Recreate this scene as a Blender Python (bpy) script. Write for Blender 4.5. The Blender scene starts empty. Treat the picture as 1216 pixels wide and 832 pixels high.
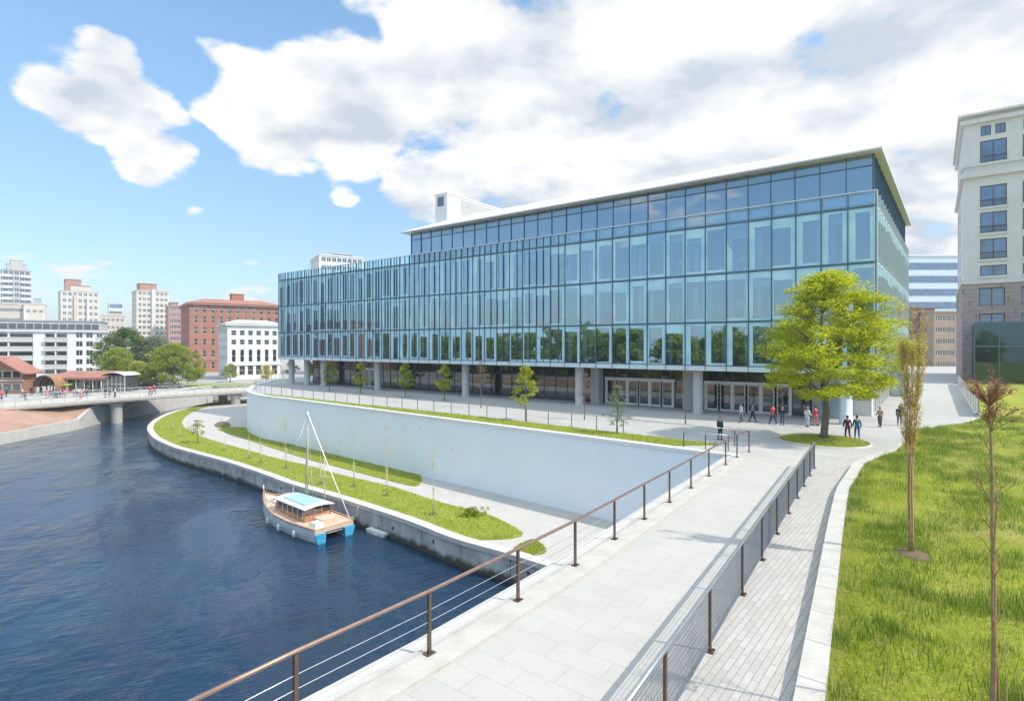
import bpy, bmesh, math, random
import numpy as np
from mathutils import Vector, Matrix
random.seed(7); RNG = np.random.default_rng(7)
SC = bpy.context.scene
COL = SC.collection
R = math.radians
F = 664.0; H = 6.0; CX = 608.0; HY = 410.0
CA, SA = 0.799, 0.6015            # street grid: a runs along the facade, b away from the water
ZL = -5.1; ZW = -6.6; ZC = -3.0   # quay terrace, water, city ground

def P(px, py, z=0.0):
    y = F*(H-z)/(py-HY); return Vector(((px-CX)/F*y, y, z))
def PY(px, y, z=0.0):
    return Vector(((px-CX)/F*y, y, z))
def ZP(py, y):
    return H-(py-HY)/F*y
def L(a, b, z=0.0):
    return Vector((a*CA+b*SA, -a*SA+b*CA, z))
def A_at(px, b):
    m = (px-CX)/F; return b*(m*CA-SA)/(m*SA+CA)
LROT = -math.atan2(SA, CA)

# ------------------------------------------------------------------ mesh builder
class MB:
    def __init__(s): s.v = []; s.f = []; s.m = []; s.sm = []
    def add(s, vs, fs, mi=0, smooth=False):
        n = len(s.v); s.v += [Vector(v) for v in vs]
        s.f += [tuple(i+n for i in f) for f in fs]; s.m += [mi]*len(fs); s.sm += [smooth]*len(fs)
        return s
    def quad(s, a, b, c, d, mi=0): return s.add([a, b, c, d], [(0, 1, 2, 3)], mi)
    def hexa(s, v, mi=0):
        return s.add(v, [(3, 2, 1, 0), (4, 5, 6, 7), (0, 1, 5, 4), (1, 2, 6, 5), (2, 3, 7, 6), (3, 0, 4, 7)], mi)
    def box(s, x0, x1, y0, y1, z0, z1, mi=0, T=None):
        v = [Vector((x, y, z)) for z in (z0, z1) for x, y in ((x0, y0), (x1, y0), (x1, y1), (x0, y1))]
        if T: v = [T(p) for p in v]
        return s.hexa(v, mi)
    def lbox(s, a0, a1, b0, b1, z0, z1, mi=0):
        return s.box(a0, a1, b0, b1, z0, z1, mi, lambda p: L(p.x, p.y, p.z))
    def bar(s, p, q, w, h, mi=0, up=Vector((0, 0, 1))):
        p = Vector(p); q = Vector(q); d = (q-p).normalized()
        if abs(d.dot(up)) > .99: up = Vector((1, 0, 0))
        x = d.cross(up).normalized()*w/2; y = x.cross(d).normalized()*h/2
        return s.hexa([p-x-y, p+x-y, q+x-y, q-x-y, p-x+y, p+x+y, q+x+y, q-x+y], mi)
    def tube(s, pts, rad, n=8, mi=0, cap=True):
        pts = [Vector(p) for p in pts]
        if not hasattr(rad, '__len__'): rad = [rad]*len(pts)
        base = len(s.v); up = None
        for i, p in enumerate(pts):
            d = (pts[min(i+1, len(pts)-1)]-pts[max(i-1, 0)]).normalized()
            if up is None:
                up = Vector((1, 0, 0)) if abs(d.z) > .8 else Vector((0, 0, 1))
            x = d.cross(up).normalized(); y = x.cross(d).normalized()
            for k in range(n):
                t = 2*math.pi*k/n
                s.v.append(p+(x*math.cos(t)+y*math.sin(t))*rad[i])
        for i in range(len(pts)-1):
            for k in range(n):
                a = base+i*n+k; b = base+i*n+(k+1) % n
                s.f.append((a, b, b+n, a+n)); s.m.append(mi); s.sm.append(True)
        if cap:
            s.f.append(tuple(base+k for k in reversed(range(n)))); s.m.append(mi); s.sm.append(False)
            s.f.append(tuple(base+(len(pts)-1)*n+k for k in range(n))); s.m.append(mi); s.sm.append(False)
        return s
    def prism(s, poly, z0, z1, mi=0, mtop=None):
        n = len(poly)
        vs = [Vector((p[0], p[1], z0)) for p in poly]+[Vector((p[0], p[1], z1)) for p in poly]
        ar = sum(poly[i][0]*poly[(i+1) % n][1]-poly[(i+1) % n][0]*poly[i][1] for i in range(n))
        if ar < 0:
            vs = vs[:n][::-1]+vs[n:][::-1]
        s.add(vs, [tuple(reversed(range(n)))]+[(i, (i+1) % n, n+(i+1) % n, n+i) for i in range(n)], mi)
        s.add([v.copy() for v in vs[n:]], [tuple(range(n))], mi if mtop is None else mtop)
        return s
    def lathe(s, c, prof, n=16, mi=0, sx=1, sy=1, T=None):
        vs = []; fs = []
        for r, z in prof:
            for k in range(n):
                t = 2*math.pi*k/n; vs.append(Vector((c[0]+r*sx*math.cos(t), c[1]+r*sy*math.sin(t), c[2]+z)))
        for i in range(len(prof)-1):
            for k in range(n):
                fs.append((i*n+k, i*n+(k+1) % n, (i+1)*n+(k+1) % n, (i+1)*n+k))
        if T: vs = [T(v) for v in vs]
        return s.add(vs, fs, mi, True)
    def build(s, name, mats, parent=None, origin=None, at_base=True):
        if not isinstance(mats, (list, tuple)): mats = [mats]
        if parent is not None: o0 = world_of(parent)
        elif origin is not None: o0 = Vector(origin)
        elif s.v:
            xs = [v.x for v in s.v]; ys = [v.y for v in s.v]; zs = [v.z for v in s.v]
            o0 = Vector(((min(xs)+max(xs))/2, (min(ys)+max(ys))/2, min(zs)))
        else: o0 = Vector()
        me = bpy.data.meshes.new(name)
        me.from_pydata([tuple(v-o0) for v in s.v], [], s.f)
        for m in mats: me.materials.append(m)
        me.polygons.foreach_set('material_index', s.m)
        me.polygons.foreach_set('use_smooth', s.sm)
        me.update()
        o = bpy.data.objects.new(name, me); COL.objects.link(o)
        if parent is not None: o.parent = parent
        else: o.location = o0
        return o

def world_of(o):
    v = Vector(o.location)
    while o.parent: o = o.parent; v += Vector(o.location)
    return v
def tag(o, label=None, cat=None, group=None, kind=None):
    if label: o['label'] = label
    if cat: o['category'] = cat
    if group: o['group'] = group
    if kind: o['kind'] = kind
    return o
def empty(name, loc, label, cat, group=None, rz=0):
    o = bpy.data.objects.new(name, None); COL.objects.link(o)
    o.location = loc; o.rotation_euler = (0, 0, rz); o.empty_display_size = .3
    return tag(o, label, cat, group)
def inst(name, me, parent, loc, rz=0):          # another object on the same mesh data
    o = bpy.data.objects.new(name, me); COL.objects.link(o)
    o.parent = parent; o.location = loc; o.rotation_euler = (0, 0, rz); return o
def np_mesh(name, verts, faces, mats, mi=None, parent=None, loc=None):
    me = bpy.data.meshes.new(name)
    k = faces.shape[1]; nf = len(faces)
    me.vertices.add(len(verts)); me.vertices.foreach_set('co', verts.astype(np.float32).ravel())
    me.loops.add(nf*k); me.loops.foreach_set('vertex_index', faces.astype(np.int32).ravel())
    me.polygons.add(nf); me.polygons.foreach_set('loop_start', np.arange(0, nf*k, k, dtype=np.int32))
    me.polygons.foreach_set('loop_total', np.full(nf, k, dtype=np.int32))
    for m in (mats if isinstance(mats, (list, tuple)) else [mats]): me.materials.append(m)
    if mi is not None: me.polygons.foreach_set('material_index', mi.astype(np.int32))
    me.update(calc_edges=True); me.validate()
    o = bpy.data.objects.new(name, me); COL.objects.link(o)
    if parent: o.parent = parent
    if loc is not None: o.location = loc
    return o
def catmull(pts, n=6, closed=False):
    pts = [Vector(p) for p in pts]; out = []; m = len(pts)
    for i in range(m if closed else m-1):
        g = lambda k: pts[k % m] if closed else pts[max(0, min(m-1, k))]
        p0, p1, p2, p3 = g(i-1), g(i), g(i+1), g(i+2)
        for k in range(n):
            t = k/n
            out.append(.5*((2*p1)+(p2-p0)*t+(2*p0-5*p1+4*p2-p3)*t*t+(3*p1-p0-3*p2+p3)*t**3))
    if not closed: out.append(pts[-1])
    return out
def offset_line(pts, d):
    out = []
    for i, p in enumerate(pts):
        t = (pts[min(i+1, len(pts)-1)]-pts[max(i-1, 0)]); t.z = 0; t.normalize()
        dd = d[i] if hasattr(d, '__len__') else d
        out.append(p+Vector((-t.y, t.x, 0))*dd)
    return out
def strip(mb, l0, l1, mi=0):
    for i in range(len(l0)-1): mb.quad(l0[i], l0[i+1], l1[i+1], l1[i], mi)
    return mb

# ------------------------------------------------------------------ materials
def new_mat(name):
    m = bpy.data.materials.new(name); m.use_nodes = True
    nt = m.node_tree; b = nt.nodes['Principled BSDF']; return m, nt, b
def N(nt, t, **kw):
    n = nt.nodes.new(t)
    for k, v in kw.items():
        if k in n.inputs: n.inputs[k].default_value = v
        else: setattr(n, k, v)
    return n
def rgba(c): return (c[0], c[1], c[2], 1)
def ramp2(nt, fac, c1, c2, lo=.35, hi=.65):
    r = nt.nodes.new('ShaderNodeValToRGB'); nt.links.new(fac, r.inputs[0])
    e = r.color_ramp.elements; e[0].position = lo; e[0].color = rgba(c1); e[1].position = hi; e[1].color = rgba(c2)
    return r.outputs[0]
def mixc(nt, fac, a, b, mode='MIX'):
    m = nt.nodes.new('ShaderNodeMix'); m.data_type = 'RGBA'; m.blend_type = mode
    for i, v in ((0, fac), (6, a), (7, b)):
        if hasattr(v, 'is_linked'): nt.links.new(v, m.inputs[i])
        else: m.inputs[i].default_value = v if i == 0 else rgba(v)
    return m.outputs[2]
def mathn(nt, op, a, b=0.0, c=None):
    m = nt.nodes.new('ShaderNodeMath'); m.operation = op
    for i, v in enumerate((a, b) if c is None else (a, b, c)):
        if hasattr(v, 'is_linked'): nt.links.new(v, m.inputs[i])
        else: m.inputs[i].default_value = v
    return m.outputs[0]
def coords(nt, rot=0, scale=(1, 1, 1)):
    t = nt.nodes.new('ShaderNodeNewGeometry')
    mp = nt.nodes.new('ShaderNodeMapping'); mp.vector_type = 'TEXTURE' if rot else 'POINT'
    mp.inputs['Rotation'].default_value = (0, 0, rot); mp.inputs['Scale'].default_value = scale
    nt.links.new(t.outputs['Position'], mp.inputs[0]); return mp.outputs[0]
def noise(nt, vec, scale, detail=4, rough=.55):
    n = N(nt, 'ShaderNodeTexNoise', Scale=scale, Detail=detail, Roughness=rough); nt.links.new(vec, n.inputs['Vector']); return n.outputs[0]
def bump(nt, b, h, strength=.3, dist=.02):
    n = N(nt, 'ShaderNodeBump', Strength=strength, Distance=dist); nt.links.new(h, n.inputs['Height']); nt.links.new(n.outputs[0], b.inputs['Normal'])
def plain(name, c, rough=.6, metal=0, var=.12, scale=3.0, spec=.4, bmp=0.0):
    m, nt, b = new_mat(name); v = coords(nt)
    n = noise(nt, v, scale, 5)
    c1 = tuple(x*(1-var) for x in c); c2 = tuple(min(1, x*(1+var)) for x in c)
    nt.links.new(ramp2(nt, n, c1, c2, .3, .7), b.inputs['Base Color'])
    b.inputs['Roughness'].default_value = rough; b.inputs['Metallic'].default_value = metal
    b.inputs['Specular IOR Level'].default_value = spec
    if bmp: bump(nt, b, noise(nt, v, scale*8, 3), bmp)
    return m
def concrete(name, c, stain=.25, scale=.5, joints=None):
    m, nt, b = new_mat(name); v = coords(nt)
    n1 = noise(nt, v, scale, 7, .62); n2 = noise(nt, v, scale*14, 4)
    vs = coords(nt, 0, (1.6, 1.6, .18)); n3 = noise(nt, vs, 1.3, 5, .6)
    col = ramp2(nt, n1, tuple(x*(1-stain) for x in c), tuple(min(1, x*(1+stain*.4)) for x in c), .3, .62)
    col = mixc(nt, mathn(nt, 'MULTIPLY', ramp2(nt, n3, (0, 0, 0), (1, 1, 1), .5, .75), stain*1.3), col, tuple(x*.45 for x in c))
    col = mixc(nt, .25, col, ramp2(nt, n2, tuple(x*.7 for x in c), c, .3, .6))
    nt.links.new(col, b.inputs['Base Color']); b.inputs['Roughness'].default_value = .85
    b.inputs['Specular IOR Level'].default_value = .25
    bump(nt, b, n2, .25, .02); return m
def pavers(name, c1, c2, joint, bw, rh, mortar=.008, rot=0.0, offset=.5, dirt=.15):
    m, nt, b = new_mat(name); v = coords(nt, rot)
    br = N(nt, 'ShaderNodeTexBrick', Scale=1.0); br.inputs['Brick Width'].default_value = bw; br.inputs['Row Height'].default_value = rh
    br.inputs['Mortar Size'].default_value = mortar; br.inputs['Mortar Smooth'].default_value = .3; br.offset = offset
    br.inputs['Color1'].default_value = rgba(c1); br.inputs['Color2'].default_value = rgba(c2); br.inputs['Mortar'].default_value = rgba(joint)
    br.inputs['Bias'].default_value = 0
    nt.links.new(v, br.inputs['Vector'])
    n = noise(nt, v, .35, 7, .65); n2 = noise(nt, v, 9, 3)
    col = mixc(nt, mathn(nt, 'MULTIPLY', ramp2(nt, n, (0, 0, 0), (1, 1, 1), .42, .7), dirt*2), br.outputs[0], tuple(x*.72 for x in c1))
    col = mixc(nt, .12, col, ramp2(nt, n2, tuple(x*.6 for x in c1), c2))
    nt.links.new(col, b.inputs['Base Color']); b.inputs['Roughness'].default_value = .8
    b.inputs['Specular IOR Level'].default_value = .3
    bump(nt, b, mathn(nt, 'ADD', mathn(nt, 'MULTIPLY', br.outputs[1], -1.0), mathn(nt, 'MULTIPLY', n2, .3)), .25, .006)
    return m
def glass_mat(name, tint, refl, fmin=.35, rough=0.0):
    m, nt, b = new_mat(name); nt.nodes.remove(b); out = nt.nodes['Material Output']
    g = N(nt, 'ShaderNodeBsdfGlossy', Color=rgba(refl), Roughness=rough); t = N(nt, 'ShaderNodeBsdfTransparent', Color=rgba(tint))
    fr = N(nt, 'ShaderNodeFresnel', IOR=1.5)
    f = mathn(nt, 'MINIMUM', mathn(nt, 'ADD', mathn(nt, 'MULTIPLY', fr.outputs[0], 1.1), fmin), .97)
    mx = nt.nodes.new('ShaderNodeMixShader'); nt.links.new(f, mx.inputs[0]); nt.links.new(t.outputs[0], mx.inputs[1]); nt.links.new(g.outputs[0], mx.inputs[2])
    nt.links.new(mx.outputs[0], out.inputs[0]); return m
def leaf_mat(name, c1, c2, trans=.45, big=.35):
    m, nt, b = new_mat(name); out = nt.nodes['Material Output']
    geo = nt.nodes.new('ShaderNodeNewGeometry')
    n = noise(nt, coords(nt), big, 3)
    f = mathn(nt, 'ADD', mathn(nt, 'MULTIPLY', geo.outputs['Random Per Island'], .6), mathn(nt, 'MULTIPLY', mathn(nt, 'SUBTRACT', n, .3), 1.0))
    col = ramp2(nt, f, c1, c2, .05, .95)
    nt.links.new(col, b.inputs['Base Color']); b.inputs['Roughness'].default_value = .55; b.inputs['Specular IOR Level'].default_value = .3
    tr = nt.nodes.new('ShaderNodeBsdfTranslucent'); nt.links.new(mixc(nt, .5, col, tuple(min(1, x*1.5) for x in c2)), tr.inputs[0])
    mx = N(nt, 'ShaderNodeMixShader', Fac=trans); nt.links.new(b.outputs[0], mx.inputs[1]); nt.links.new(tr.outputs[0], mx.inputs[2])
    nt.links.new(mx.outputs[0], out.inputs[0]); return m
def lawn_mat(name, g1, g2, dry, dryamt=.5):
    m, nt, b = new_mat(name); v = coords(nt)
    n1 = noise(nt, v, .8, 5, .6); n2 = noise(nt, v, 14, 5, .7); n3 = noise(nt, v, .33, 4, .6)
    col = ramp2(nt, n1, g1, g2, .35, .65)
    col = mixc(nt, mathn(nt, 'MULTIPLY', ramp2(nt, n3, (0, 0, 0), (1, 1, 1), .45, .68), dryamt), col, dry)
    col = mixc(nt, .5, col, ramp2(nt, n2, tuple(x*.4 for x in g1), tuple(x*1.25 for x in g2), .3, .7))
    nt.links.new(col, b.inputs['Base Color']); b.inputs['Roughness'].default_value = .9; b.inputs['Specular IOR Level'].default_value = .1
    bump(nt, b, n2, .8, .06); return m

M = {}
M['white'] = plain('white_paint', (.78, .78, .76), .5, var=.05)
M['offwhite'] = plain('offwhite_render', (.62, .61, .58), .8, var=.1, scale=.6)
M['wall_white'] = plain('white_wall_render', (.83, .865, .905), .75, 0, .025, .35)
def quay_mat():
    m = concrete('quay_concrete', (.50, .495, .475), .5, .6); nt = m.node_tree; b = nt.nodes['Principled BSDF']
    src = b.inputs['Base Color'].links[0].from_socket; g = nt.nodes.new('ShaderNodeNewGeometry'); s = nt.nodes.new('ShaderNodeSeparateXYZ'); nt.links.new(g.outputs['Position'], s.inputs[0])
    n = noise(nt, coords(nt, 0, (1, 1, .5)), 1.5, 5, .65)
    t = mathn(nt, 'ADD', s.outputs[2], mathn(nt, 'MULTIPLY', mathn(nt, 'SUBTRACT', n, .5), .9))
    mr = nt.nodes.new('ShaderNodeMapRange'); mr.inputs[1].default_value = -6.1; mr.inputs[2].default_value = -6.4; nt.links.new(t, mr.inputs[0])
    nt.links.new(mixc(nt, mr.outputs[0], src, (.075, .075, .055)), b.inputs['Base Color']); return m
M['quay_conc'] = quay_mat()
M['coping'] = concrete('pale_coping', (.57, .545, .505), .16, .8)
M['granite'] = concrete('pale_granite', (.50, .475, .435), .16, 1.6)
M['ramp'] = pavers('ramp_pavers', (.485, .462, .43), (.45, .43, .40), (.30, .285, .265), 1.2, .6, .006, LROT, .5, .2)
M['brick_path'] = pavers('brick_path_pavers', (.49, .465, .435), (.41, .39, .36), (.20, .185, .17), .5, .135, .007, LROT+R(90-2), .5, .16)
M['plaza'] = pavers('plaza_pavers', (.48, .47, .45), (.44, .43, .415), (.33, .32, .31), 1.2, .6, .008, LROT, .5, .14)
M['terrace'] = pavers('terrace_pavers', (.50, .475, .445), (.46, .44, .41), (.36, .34, .32), .9, .45, .006, LROT, .5, .12)
M['city'] = pavers('city_paving', (.42, .41, .40), (.36, .355, .35), (.3, .3, .3), 3, 1.5, .02, 0, .5, .3)
M['red_ground'] = concrete('reddish_embankment', (.40, .25, .19), .25, .35)
M['soil'] = plain('bare_soil', (.16, .11, .07), .95, var=.3, scale=4, bmp=.5)
M['lawn'] = lawn_mat('lawn_turf', (.20, .25, .024), (.36, .38, .05), (.48, .41, .15), .8)
M['lawn2'] = lawn_mat('quay_turf', (.19, .25, .03), (.32, .36, .055), (.40, .36, .13), .5)
M['blade'] = leaf_mat('grass_blades', (.17, .25, .016), (.47, .51, .07), .45, .5)
M['blade_dry'] = leaf_mat('dry_grass_blades', (.40, .33, .12), (.66, .58, .28), .35, .9)
M['bronze'] = plain('bronze_metal', (.20, .135, .11), .38, .85, .15, 6)
M['rail_wood'] = plain('brown_handrail', (.30, .20, .16), .35, .6, .15, 5)
M['steel'] = plain('steel_rail', (.42, .43, .44), .38, .8, .1, 5)
M['cable'] = plain('steel_cable', (.62, .62, .62), .3, .8, .05)
M['darksteel'] = plain('dark_steel', (.10, .095, .10), .45, .6, .15, 5)
M['mesh'] = plain('mesh_wire', (.24, .26, .30), .45, .5, .1)
M['mullion'] = plain('blue_grey_mullion', (.10, .16, .21), .4, .5, .08)
M['fascia'] = plain('roof_white', (.80, .78, .75), .5, 0, .05, .4)
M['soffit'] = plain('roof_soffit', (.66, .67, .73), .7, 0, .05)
M['spandrel'] = plain('pale_spandrel', (.62, .70, .74), .35, 0, .05)
M['interior'] = plain('interior_white', (.80, .84, .85), .7, 0, .04)
M['blind'] = plain('pale_blind', (.60, .80, .84), .6, 0, .05)
M['core'] = plain('interior_wall', (.35, .42, .48), .8, 0, .1, .2)
M['furn'] = plain('office_furniture', (.62, .72, .76), .6, 0, .1)
M['glass'] = glass_mat('facade_glass', (.64, .86, .94), (.68, .87, 1.0), .40)
M['glass_top'] = glass_mat('upper_glass', (.45, .56, .66), (.66, .80, .93), .44)
M['glass_band'] = glass_mat('parapet_glass', (.66, .88, .92), (.82, .95, 1.0), .3)
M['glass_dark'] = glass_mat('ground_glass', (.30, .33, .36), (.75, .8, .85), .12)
M['win'] = None
def win_glass(name, c, rough=.06):
    m, nt, b = new_mat(name); b.inputs['Base Color'].default_value = rgba(c); b.inputs['Roughness'].default_value = rough
    b.inputs['Specular IOR Level'].default_value = .9; b.inputs['IOR'].default_value = 1.9
    n = noise(nt, coords(nt), .5, 2); nt.links.new(ramp2(nt, n, tuple(x*.6 for x in c), tuple(x*1.3 for x in c)), b.inputs['Base Color']); return m
M['win'] = win_glass('window_glass', (.10, .13, .17))
M['win_blue'] = win_glass('blue_window_glass', (.035, .10, .22), .03)
M['win_dark'] = win_glass('dark_window', (.03, .03, .035))
M['stone'] = concrete('limestone', (.66, .625, .595), .08, .3)
def courses(name, c1, c2, joint, hgt):
    m, nt, b = new_mat(name); g = nt.nodes.new('ShaderNodeNewGeometry'); s = nt.nodes.new('ShaderNodeSeparateXYZ'); nt.links.new(g.outputs['Position'], s.inputs[0])
    z = mathn(nt, 'DIVIDE', s.outputs[2], hgt); fr = mathn(nt, 'FRACT', z); row = mathn(nt, 'FLOOR', z)
    u = mathn(nt, 'FRACT', mathn(nt, 'ADD', mathn(nt, 'DIVIDE', mathn(nt, 'ADD', s.outputs[0], s.outputs[1]), hgt*2.2), mathn(nt, 'MULTIPLY', row, .37)))
    jt = mathn(nt, 'MAXIMUM', mathn(nt, 'LESS_THAN', fr, .07), mathn(nt, 'LESS_THAN', u, .03))
    n = noise(nt, coords(nt, 0, (.5, .5, 2)), .8, 5, .6)
    nt.links.new(mixc(nt, jt, ramp2(nt, n, c1, c2, .3, .7), joint), b.inputs['Base Color']); b.inputs['Roughness'].default_value = .85; return m
M['brownstone'] = courses('brown_stone_courses', (.30, .235, .215), (.40, .32, .29), (.19, .15, .14), .7)
M['brick'] = concrete('red_brick', (.40, .175, .125), .15, .4)
M['brick2'] = concrete('pink_brick', (.46, .26, .20), .15, .4)
M['beige'] = concrete('beige_render', (.60, .52, .45), .12, .2)
M['cream'] = concrete('cream_render', (.66, .60, .53), .12, .2)
M['greytower'] = concrete('grey_tower_render', (.50, .49, .48), .15, .2)
M['whitebld'] = concrete('white_render', (.74, .74, .73), .08, .2)
M['roof_red'] = plain('red_roof', (.36, .16, .12), .8, 0, .2, .8)
M['roof_grey'] = plain('grey_roof', (.30, .31, .33), .8, 0, .15, .5)
M['timber'] = plain('brown_timber', (.33, .17, .10), .7, 0, .25, 2)
M['bark'] = plain('grey_bark', (.17, .14, .115), .9, 0, .3, 8, .2, .6)
M['bark_tan'] = plain('tan_bark', (.50, .34, .19), .85, 0, .3, 14, .2, .5)
M['stake'] = plain('pale_stake', (.55, .46, .34), .8, 0, .15, 5)
M['leaf_main'] = leaf_mat('bright_maple_leaves', (.235, .31, .011), (.57, .575, .026), .52, .45)
M['leaf_green'] = leaf_mat('green_leaves', (.17, .25, .02), (.38, .42, .04), .45)
M['leaf_young'] = leaf_mat('young_leaves', (.24, .30, .02), (.50, .50, .06), .5)
M['leaf_dark'] = leaf_mat('dark_green_leaves', (.07, .13, .02), (.16, .22, .03), .4)
M['leaf_grey'] = leaf_mat('grey_green_leaves', (.12, .16, .09), (.26, .30, .18), .3)
M['leaf_red'] = leaf_mat('reddish_buds', (.22, .10, .06), (.36, .20, .13), .3)
M['leaf_tan'] = leaf_mat('tan_green_leaves', (.42, .30, .07), (.55, .50, .12), .45)
M['skin'] = plain('skin', (.48, .30, .22), .6, 0, .08)
M['blue_hull'] = plain('bright_blue_paint', (.06, .36, .60), .35, 0, .12, 3)
M['hull'] = plain('pale_blue_hull', (.70, .77, .80), .35, 0, .1, 1.5)
M['deck'] = plain('teak_deck', (.62, .46, .35), .6, 0, .2, 6)
M['varnish'] = plain('varnished_wood', (.46, .25, .14), .35, 0, .25, 5)
M['roofblue'] = plain('light_blue_panel', (.36, .62, .70), .4, 0, .08, 3)
M['rope'] = plain('pale_rope', (.6, .55, .48), .9, 0, .1)

m, nt, b = new_mat('fritted_glass'); b.inputs['Base Color'].default_value = (.55, .80, .86, 1); b.inputs['Roughness'].default_value = .12; b.inputs['Specular IOR Level'].default_value = .7
nt.links.new(ramp2(nt, noise(nt, coords(nt), .6, 2), (.38, .64, .74), (.52, .76, .84)), b.inputs['Base Color']); M['frit'] = m
M['blade_dark'] = leaf_mat('dark_grass_blades', (.05, .115, .010), (.22, .32, .03), .35, .6)
M['bark_brown'] = plain('brown_bark', (.33, .21, .125), .85, 0, .3, 14, .2, .5)
M['tan_brick'] = concrete('tan_brick', (.40, .29, .21), .15, .4)
M['dark_brick'] = concrete('dark_brick', (.27, .18, .14), .15, .4)
M['awning'] = plain('green_awning', (.25, .42, .06), .7, 0, .15, 2)
M['bark_red'] = plain('reddish_bark', (.28, .13, .09), .85, 0, .25, 10)
M['hair'] = plain('dark_hair', (.03, .02, .015), .6)
M['pav_glass'] = glass_mat('pavilion_glass', (.30, .52, .52), (.40, .58, .58), .10)

# ------------------------------------------------------------------ world, sun, camera
SUN_EL, SUN_AZ = 48.0, 112.0      # azimuth clockwise from +Y (view direction)
W = bpy.data.worlds.new("World"); SC.world = W; W.use_nodes = True
nt = W.node_tree; bg = nt.nodes['Background']; wout = nt.nodes['World Output']
sk = nt.nodes.new('ShaderNodeTexSky'); sk.sky_type = 'NISHITA'; sk.sun_disc = False
sk.sun_elevation = R(SUN_EL); sk.sun_rotation = R(SUN_AZ); sk.air_density = 1.0; sk.dust_density = .25; sk.ozone_density = 4.0
hs = N(nt, 'ShaderNodeHueSaturation', Saturation=.93, Value=1.33); nt.links.new(sk.outputs[0], hs.inputs['Color'])
SKYCOL = hs.outputs[0]; bg.inputs[1].default_value = .145
tc = nt.nodes.new('ShaderNodeTexCoord'); sp = nt.nodes.new('ShaderNodeSeparateXYZ'); nt.links.new(tc.outputs['Generated'], sp.inputs[0])
el = nt.nodes.new('ShaderNodeMapRange'); el.inputs[1].default_value = 0.0; el.inputs[2].default_value = .45; nt.links.new(sp.outputs[2], el.inputs[0])
nt.links.new(mixc(nt, 1.0, SKYCOL, ramp2(nt, el.outputs[0], (.57, .55, .55), (.90, 1.06, 1.02), 0, 1), 'MULTIPLY'), bg.inputs[0])
zc = mathn(nt, 'ADD', mathn(nt, 'MAXIMUM', sp.outputs[2], 0.0), .22)
cb = nt.nodes.new('ShaderNodeCombineXYZ')
nt.links.new(mathn(nt, 'DIVIDE', sp.outputs[0], zc), cb.inputs[0]); nt.links.new(mathn(nt, 'DIVIDE', sp.outputs[1], zc), cb.inputs[1])
def cnoise(off, scale, det, rough, dist=0.0):
    mp = nt.nodes.new('ShaderNodeMapping'); mp.inputs['Location'].default_value = off; nt.links.new(cb.outputs[0], mp.inputs[0])
    n = N(nt, 'ShaderNodeTexNoise', Scale=scale, Detail=det, Roughness=rough, Distortion=dist); nt.links.new(mp.outputs[0], n.inputs['Vector']); return n.outputs[0]
n_big = cnoise((3.1, 1.7, 0), 2.6, 11, .54, .12)
n_sun = cnoise((3.1-.10, 1.7+.05, .03), 2.5, 5, .5, .15)
n_fine = cnoise((7.7, 2.2, 0), 7.0, 8, .6)
n_wide = cnoise((1.3, 9.0, 2), .9, 4, .5)
def blob(px, py, inner, outer, w):
    d = Vector(((px-CX)/F, 1.0, (HY-py)/F)).normalized()
    vm = nt.nodes.new('ShaderNodeVectorMath'); vm.operation = 'DOT_PRODUCT'; nt.links.new(tc.outputs['Generated'], vm.inputs[0]); vm.inputs[1].default_value = d
    mr = nt.nodes.new('ShaderNodeMapRange'); mr.interpolation_type = 'SMOOTHSTEP'
    mr.inputs[1].default_value = math.cos(R(outer)); mr.inputs[2].default_value = math.cos(R(inner)); nt.links.new(vm.outputs['Value'], mr.inputs[0])
    return mathn(nt, 'MULTIPLY', mr.outputs[0], w)
blobs = [(85, 95, 1, 5.5, .5), (150, 110, 2, 6.5, .5), (185, 175, 1, 5.2, .5), (255, 80, 2, 6.5, .5), (330, 110, 4, 9, .52), (420, 120, 4, 9, .5), (560, 90, 5, 14, .5), (520, 200, 2, 8, .42), (680, 110, 6, 18, .50),
         (820, 130, 6, 18, .50), (960, 150, 6, 16, .46), (1090, 110, 4, 13, .44), (1190, 70, 4, 13, .46), (1150, 230, 5, 14, .46),
         (430, -40, 2, 9, .36), (700, -60, 6, 20, .36), (930, 40, 1, 8, .14), (300, 342, 0, 4, .36), (70, 318, 0, 5, .27), (190, 372, 0, 5, .22), (225, 230, 0, 2.5, .18), (410, 235, 0, 1.8, .2), (1100, 290, 3, 8, .3)]
acc = None
for bb in blobs:
    o = blob(*bb); acc = o if acc is None else mathn(nt, 'MAXIMUM', acc, o)
for gb_ in ((208, 90, 0, 3.6, .17), (226, 190, 0, 4, .17), (230, 0, 0, 8, .3), (330, 0, 0, 6, .3), (425, 55, 0, 3.4, .16), (20, 20, 0, 5, .3)): acc = mathn(nt, 'SUBTRACT', acc, blob(*gb_))
acc = mathn(nt, 'SUBTRACT', acc, blob(935, 15, 1, 6, .10)); acc = mathn(nt, 'SUBTRACT', acc, blob(720, 125, 0, 2.2, .16))
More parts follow.
